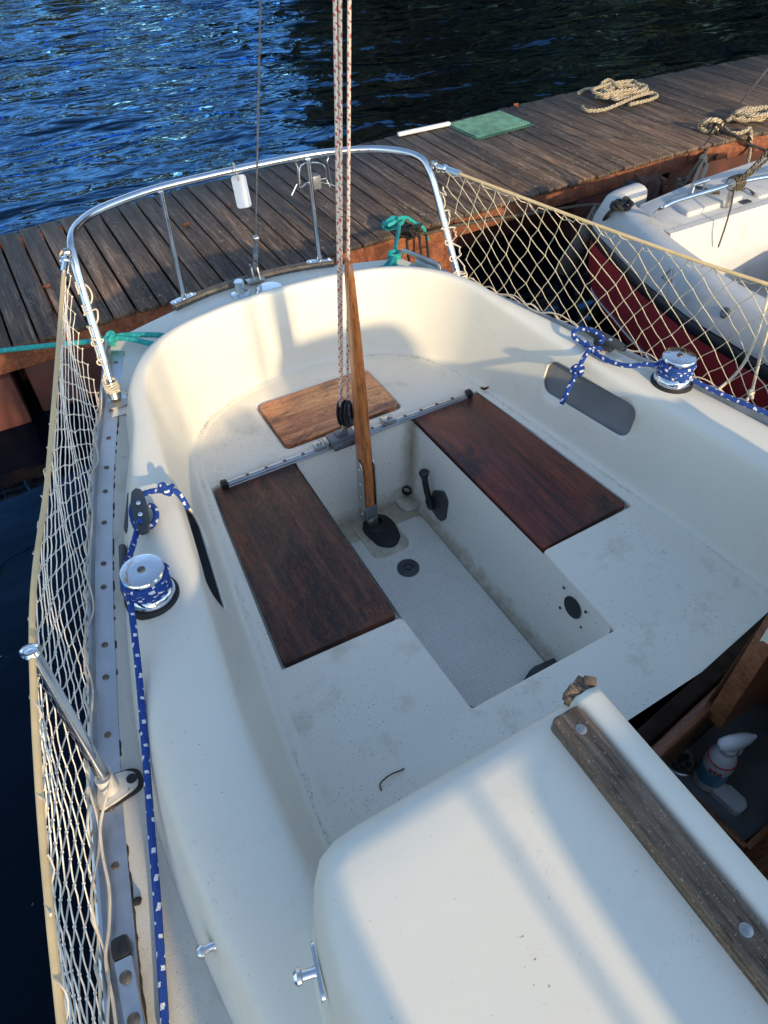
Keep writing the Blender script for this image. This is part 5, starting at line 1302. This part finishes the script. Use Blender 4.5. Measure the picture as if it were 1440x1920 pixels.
tube(b, [p+fr@V((a_, c_, .004)) for a_, c_ in ((-.035, -.028), (.035, -.028), (0, .034))], .003, 5, True); obj('warning_triangle', b, MAT['grey_metal'], nb)
b = B(); c = p+fr@V((.055, -.02, .003)); box(b, tuple(c), (.018, .026, .003), fr); obj('pink_sticker', b, MAT['soap'], nb)

# ================================================================== WATER, BANKS, TREES
b = B()
def axis(lo, hi, f0, f1, st, co):
    out = []; t = lo
    while t < hi: out.append(t); t += st if f0 <= t < f1 else co*max(1., min(abs(t-f0), abs(t-f1))/6)
    return out+[hi]
xs = axis(-60, 90, -4, 11, .085, .7); ys = axis(-40, 90, -2.5, 12, .085, .7)
rnd = random.Random(21); waves = []
for k in range(26):
    lam = .34*(1.10**k); th = R(90)+rnd.uniform(-.7, .7)-.12; waves.append((2*math.pi/lam*math.cos(th), 2*math.pi/lam*math.sin(th), rnd.uniform(0, 6.28), .0042*lam**.6*rnd.uniform(.5, 1.2)))
def wz(x, y):
    if not (-12 < x < 25 and -4 < y < 30): return 0
    f = min(1, max(0, (y-3.2)/1.5)) if x < 14 else 1; f = .22+.78*f
    return f*sum(a*math.sin(kx*x+ky*y+p) for kx, ky, p, a in waves if 2*math.pi/math.hypot(kx, ky) < 4)
loft(b, [[V((x, y, ZW+wz(x, y))) for x in xs] for y in ys])
tag(obj('water', b, MAT['water'], None, sharp=180, center=False, recalc=False), kind='structure')
b = B()
rows = []
for i in range(41):
    x = -60+i*3.75; yy = 46-.55*max(0, x-2)+3*math.sin(i*.7)
    rows.append([V((x, yy, ZW-.3)), V((x, yy+2.5, ZW+.6)), V((x, yy+6, ZW+1.6)), V((x+10, yy+30, ZW+3))])
loft(b, rows); tag(obj('far_bank', b, MAT['earth'], None, sharp=180, center=False), kind='structure')
def crown_mesh(nm, mat, h, w, seed, n=6500, leaf_s=.46):
    rnd = random.Random(seed); b = B(); cl = []
    for k in range(34):
        a = rnd.uniform(0, 6.28); t = (k+rnd.random())/34; rr = w*(.25+.75*math.sin(math.pi*min(1, .12+t*.86)))*rnd.uniform(.3, 1)
        cl.append((V((math.cos(a)*rr, math.sin(a)*rr, h*(.03+.93*t))), w*rnd.uniform(.30, .48)))
    for i in range(n):
        c, r_ = cl[rnd.randrange(len(cl))]; dv_ = V((rnd.gauss(0, 1), rnd.gauss(0, 1), rnd.gauss(0, .8))).normalized()*r_*rnd.random()**.4
        p = c+dv_; mx = frame((rnd.uniform(-1, 1), rnd.uniform(-1, 1), rnd.uniform(-.3, 1))); s_ = leaf_s*rnd.uniform(.5, 1.1)
        vs = [b.verts.new(p+mx@V(q)) for q in ((-s_, 0, 0), (0, -s_*.5, .05*s_), (s_, 0, 0), (0, s_*.5, .05*s_))]; b.faces.new(vs)
    return b
trees = [(14.5, 20.5, 13, 3.6, 'foliage'), (18.5, 20.0, 15, 4.6, 'foliage'), (22, 16.5, 14, 4.4, 'foliage_g'), (26, 14, 15, 5, 'foliage'), (13.2, 25, 12, 3.0, 'foliage_g'), (30, 9, 15, 5, 'foliage'), (18, 26, 16, 4.6, 'foliage'), (25, 21, 17, 5.5, 'foliage_g'), (33, 3, 14, 5, 'foliage'), (16, 17.2, 10, 2.8, 'foliage_g'), (20.5, 22.5, 16, 4.5, 'foliage'), (29, 15, 16, 5, 'foliage_g')]
b = B(); pk = [(11, 28.5), (12.4, 20.5), (15.6, 16.0), (21, 14.0), (26, 10.5), (29.5, 2), (40, -10), (70, -10), (70, 35), (20, 40)]
prism(b, rpoly(pk, 1.5, 4), ZW-.6, ZW+.55, .3, 2); tag(obj('near_bank', b, MAT['earth'], None, center=False), kind='structure')
tl_ = ['russet tree at the water end of the right bank', 'broad russet tree second along the right bank', 'dark green tree third along the right bank', 'tall russet tree fourth along the right bank', 'dark green tree at the far tip of the right bank', 'russet tree fifth along the right bank', 'russet tree behind the first one on the right bank', 'tallest dark green tree behind the others', 'russet tree farthest right on the bank', 'small dark green tree at the foot of the right bank', 'slim tall russet tree between the two broad ones', 'dark green tree behind the tall russet one']
for i, (x, y, h, w, mt) in enumerate(trees):
    t = empty('bank_tree', (x, y, ZW+.5), tl_[i], 'tree', 'trees on the right bank')
    b = crown_mesh('c', mt, h, w, 40+i)
    bmesh.ops.translate(b, verts=b.verts, vec=V((x, y, ZW+.5))); obj('crown', b, MAT[mt], t, recalc=False, sharp=180)
    b = B(); rnd = random.Random(60+i); base = V((x, y, ZW+.3))
    tube(b, cr([base, base+V((.1, .1, h*.3)), base+V((rnd.uniform(-.4, .4), rnd.uniform(-.4, .4), h*.62)), base+V((rnd.uniform(-.5, .5), 0, h*.9))], 4), [.28-.02*k for k in range(13)], 9)
    for k in range(9):
        z0 = h*(.3+.055*k); a = rnd.uniform(0, 6.28); L = w*rnd.uniform(.5, .9)
        tube(b, cr([base+V((0, 0, z0)), base+V((math.cos(a)*L*.5, math.sin(a)*L*.5, z0+L*.35)), base+V((math.cos(a)*L, math.sin(a)*L, z0+L*.8))], 3), [.10-.012*q for q in range(7)], 6)
    obj('trunk', b, MAT['bark'], t)
rnd = random.Random(77); b = B()
for k in range(70):
    x = -58+k*2.1; yy = 50-.55*max(0, x-2)+3*math.sin(k*.4); hh = rnd.uniform(10, 15)
    for q in range(150):
        a = rnd.uniform(0, 6.28); t = rnd.random(); r_ = 2.3*math.sin(math.pi*min(1, .15+t*.8))*rnd.random()**.4
        p = V((x+math.cos(a)*r_, yy+math.sin(a)*r_, ZW+.8+hh*t)); mx = frame((rnd.uniform(-1, 1), rnd.uniform(-1, 1), rnd.uniform(-.3, 1))); s_ = rnd.uniform(.5, 1.1)
        b.faces.new([b.verts.new(p+mx@V(u)) for u in ((-s_, 0, 0), (0, -s_*.6, 0), (s_, 0, 0), (0, s_*.6, 0))])
tag(obj('far_wood', b, MAT['foliage'], None, recalc=False, center=False, sharp=180), 'far russet wood along the opposite bank', 'wood', kind='stuff')
# ================================================================== SCALE, LIGHT, CAMERA
done = set()
for o in list(bpy.data.objects):
    o.location = o.location*K
    if o.type == 'MESH' and o.data.name not in done:
        done.add(o.data.name); o.data.transform(M.Scale(K, 4))
SUN_EL, SUN_AZ = R(19.0), R(-.3)              # AZ: shadows run towards +Y, turned to -X by a few degrees
sd = V((-math.sin(SUN_AZ)*math.cos(SUN_EL)*-1, -math.cos(SUN_AZ)*math.cos(SUN_EL), math.sin(SUN_EL)))
sd.x = math.sin(-SUN_AZ)*math.cos(SUN_EL)
li = bpy.data.lights.new('sun', 'SUN'); li.energy = 2.1; li.angle = R(1.0); li.color = (1., .77, .45)
so = bpy.data.objects.new('sun', li); col.objects.link(so); so.rotation_euler = sd.to_track_quat('Z', 'Y').to_euler()
w = bpy.data.worlds.new('World'); bpy.context.scene.world = w; w.use_nodes = True; nt = w.node_tree
sky = nt.nodes.new('ShaderNodeTexSky'); sky.sky_type = 'NISHITA'; sky.sun_disc = False; sky.sun_elevation = SUN_EL; sky.sun_rotation = math.atan2(sd.x, sd.y)
sky.air_density = 1.0; sky.dust_density = .5; sky.ozone_density = 1.2
nt.links.new(sky.outputs[0], nt.nodes['Background'].inputs[0]); nt.nodes['Background'].inputs[1].default_value = .15
cd = bpy.data.cameras.new('camera'); cd.sensor_fit = 'VERTICAL'; cd.sensor_height = 36; cd.sensor_width = 27; cd.lens = FPX/1920*36; cd.clip_start = .02; cd.clip_end = 500
co = bpy.data.objects.new('camera', cd); col.objects.link(co); co.location = CAM*K
co.rotation_euler = M((AX, AY, -AF)).transposed().to_euler(); sc_ = bpy.context.scene; sc_.camera = co
sc_.view_settings.view_transform = 'Standard'; sc_.view_settings.look = 'None'; sc_.view_settings.exposure = 1.13; sc_.view_settings.gamma = 1
sc_.cycles.use_denoising = True; sc_.cycles.max_bounces = 8; sc_.cycles.diffuse_bounces = 4; sc_.cycles.glossy_bounces = 4
sc_.cycles.caustics_reflective = False; sc_.cycles.caustics_refractive = False
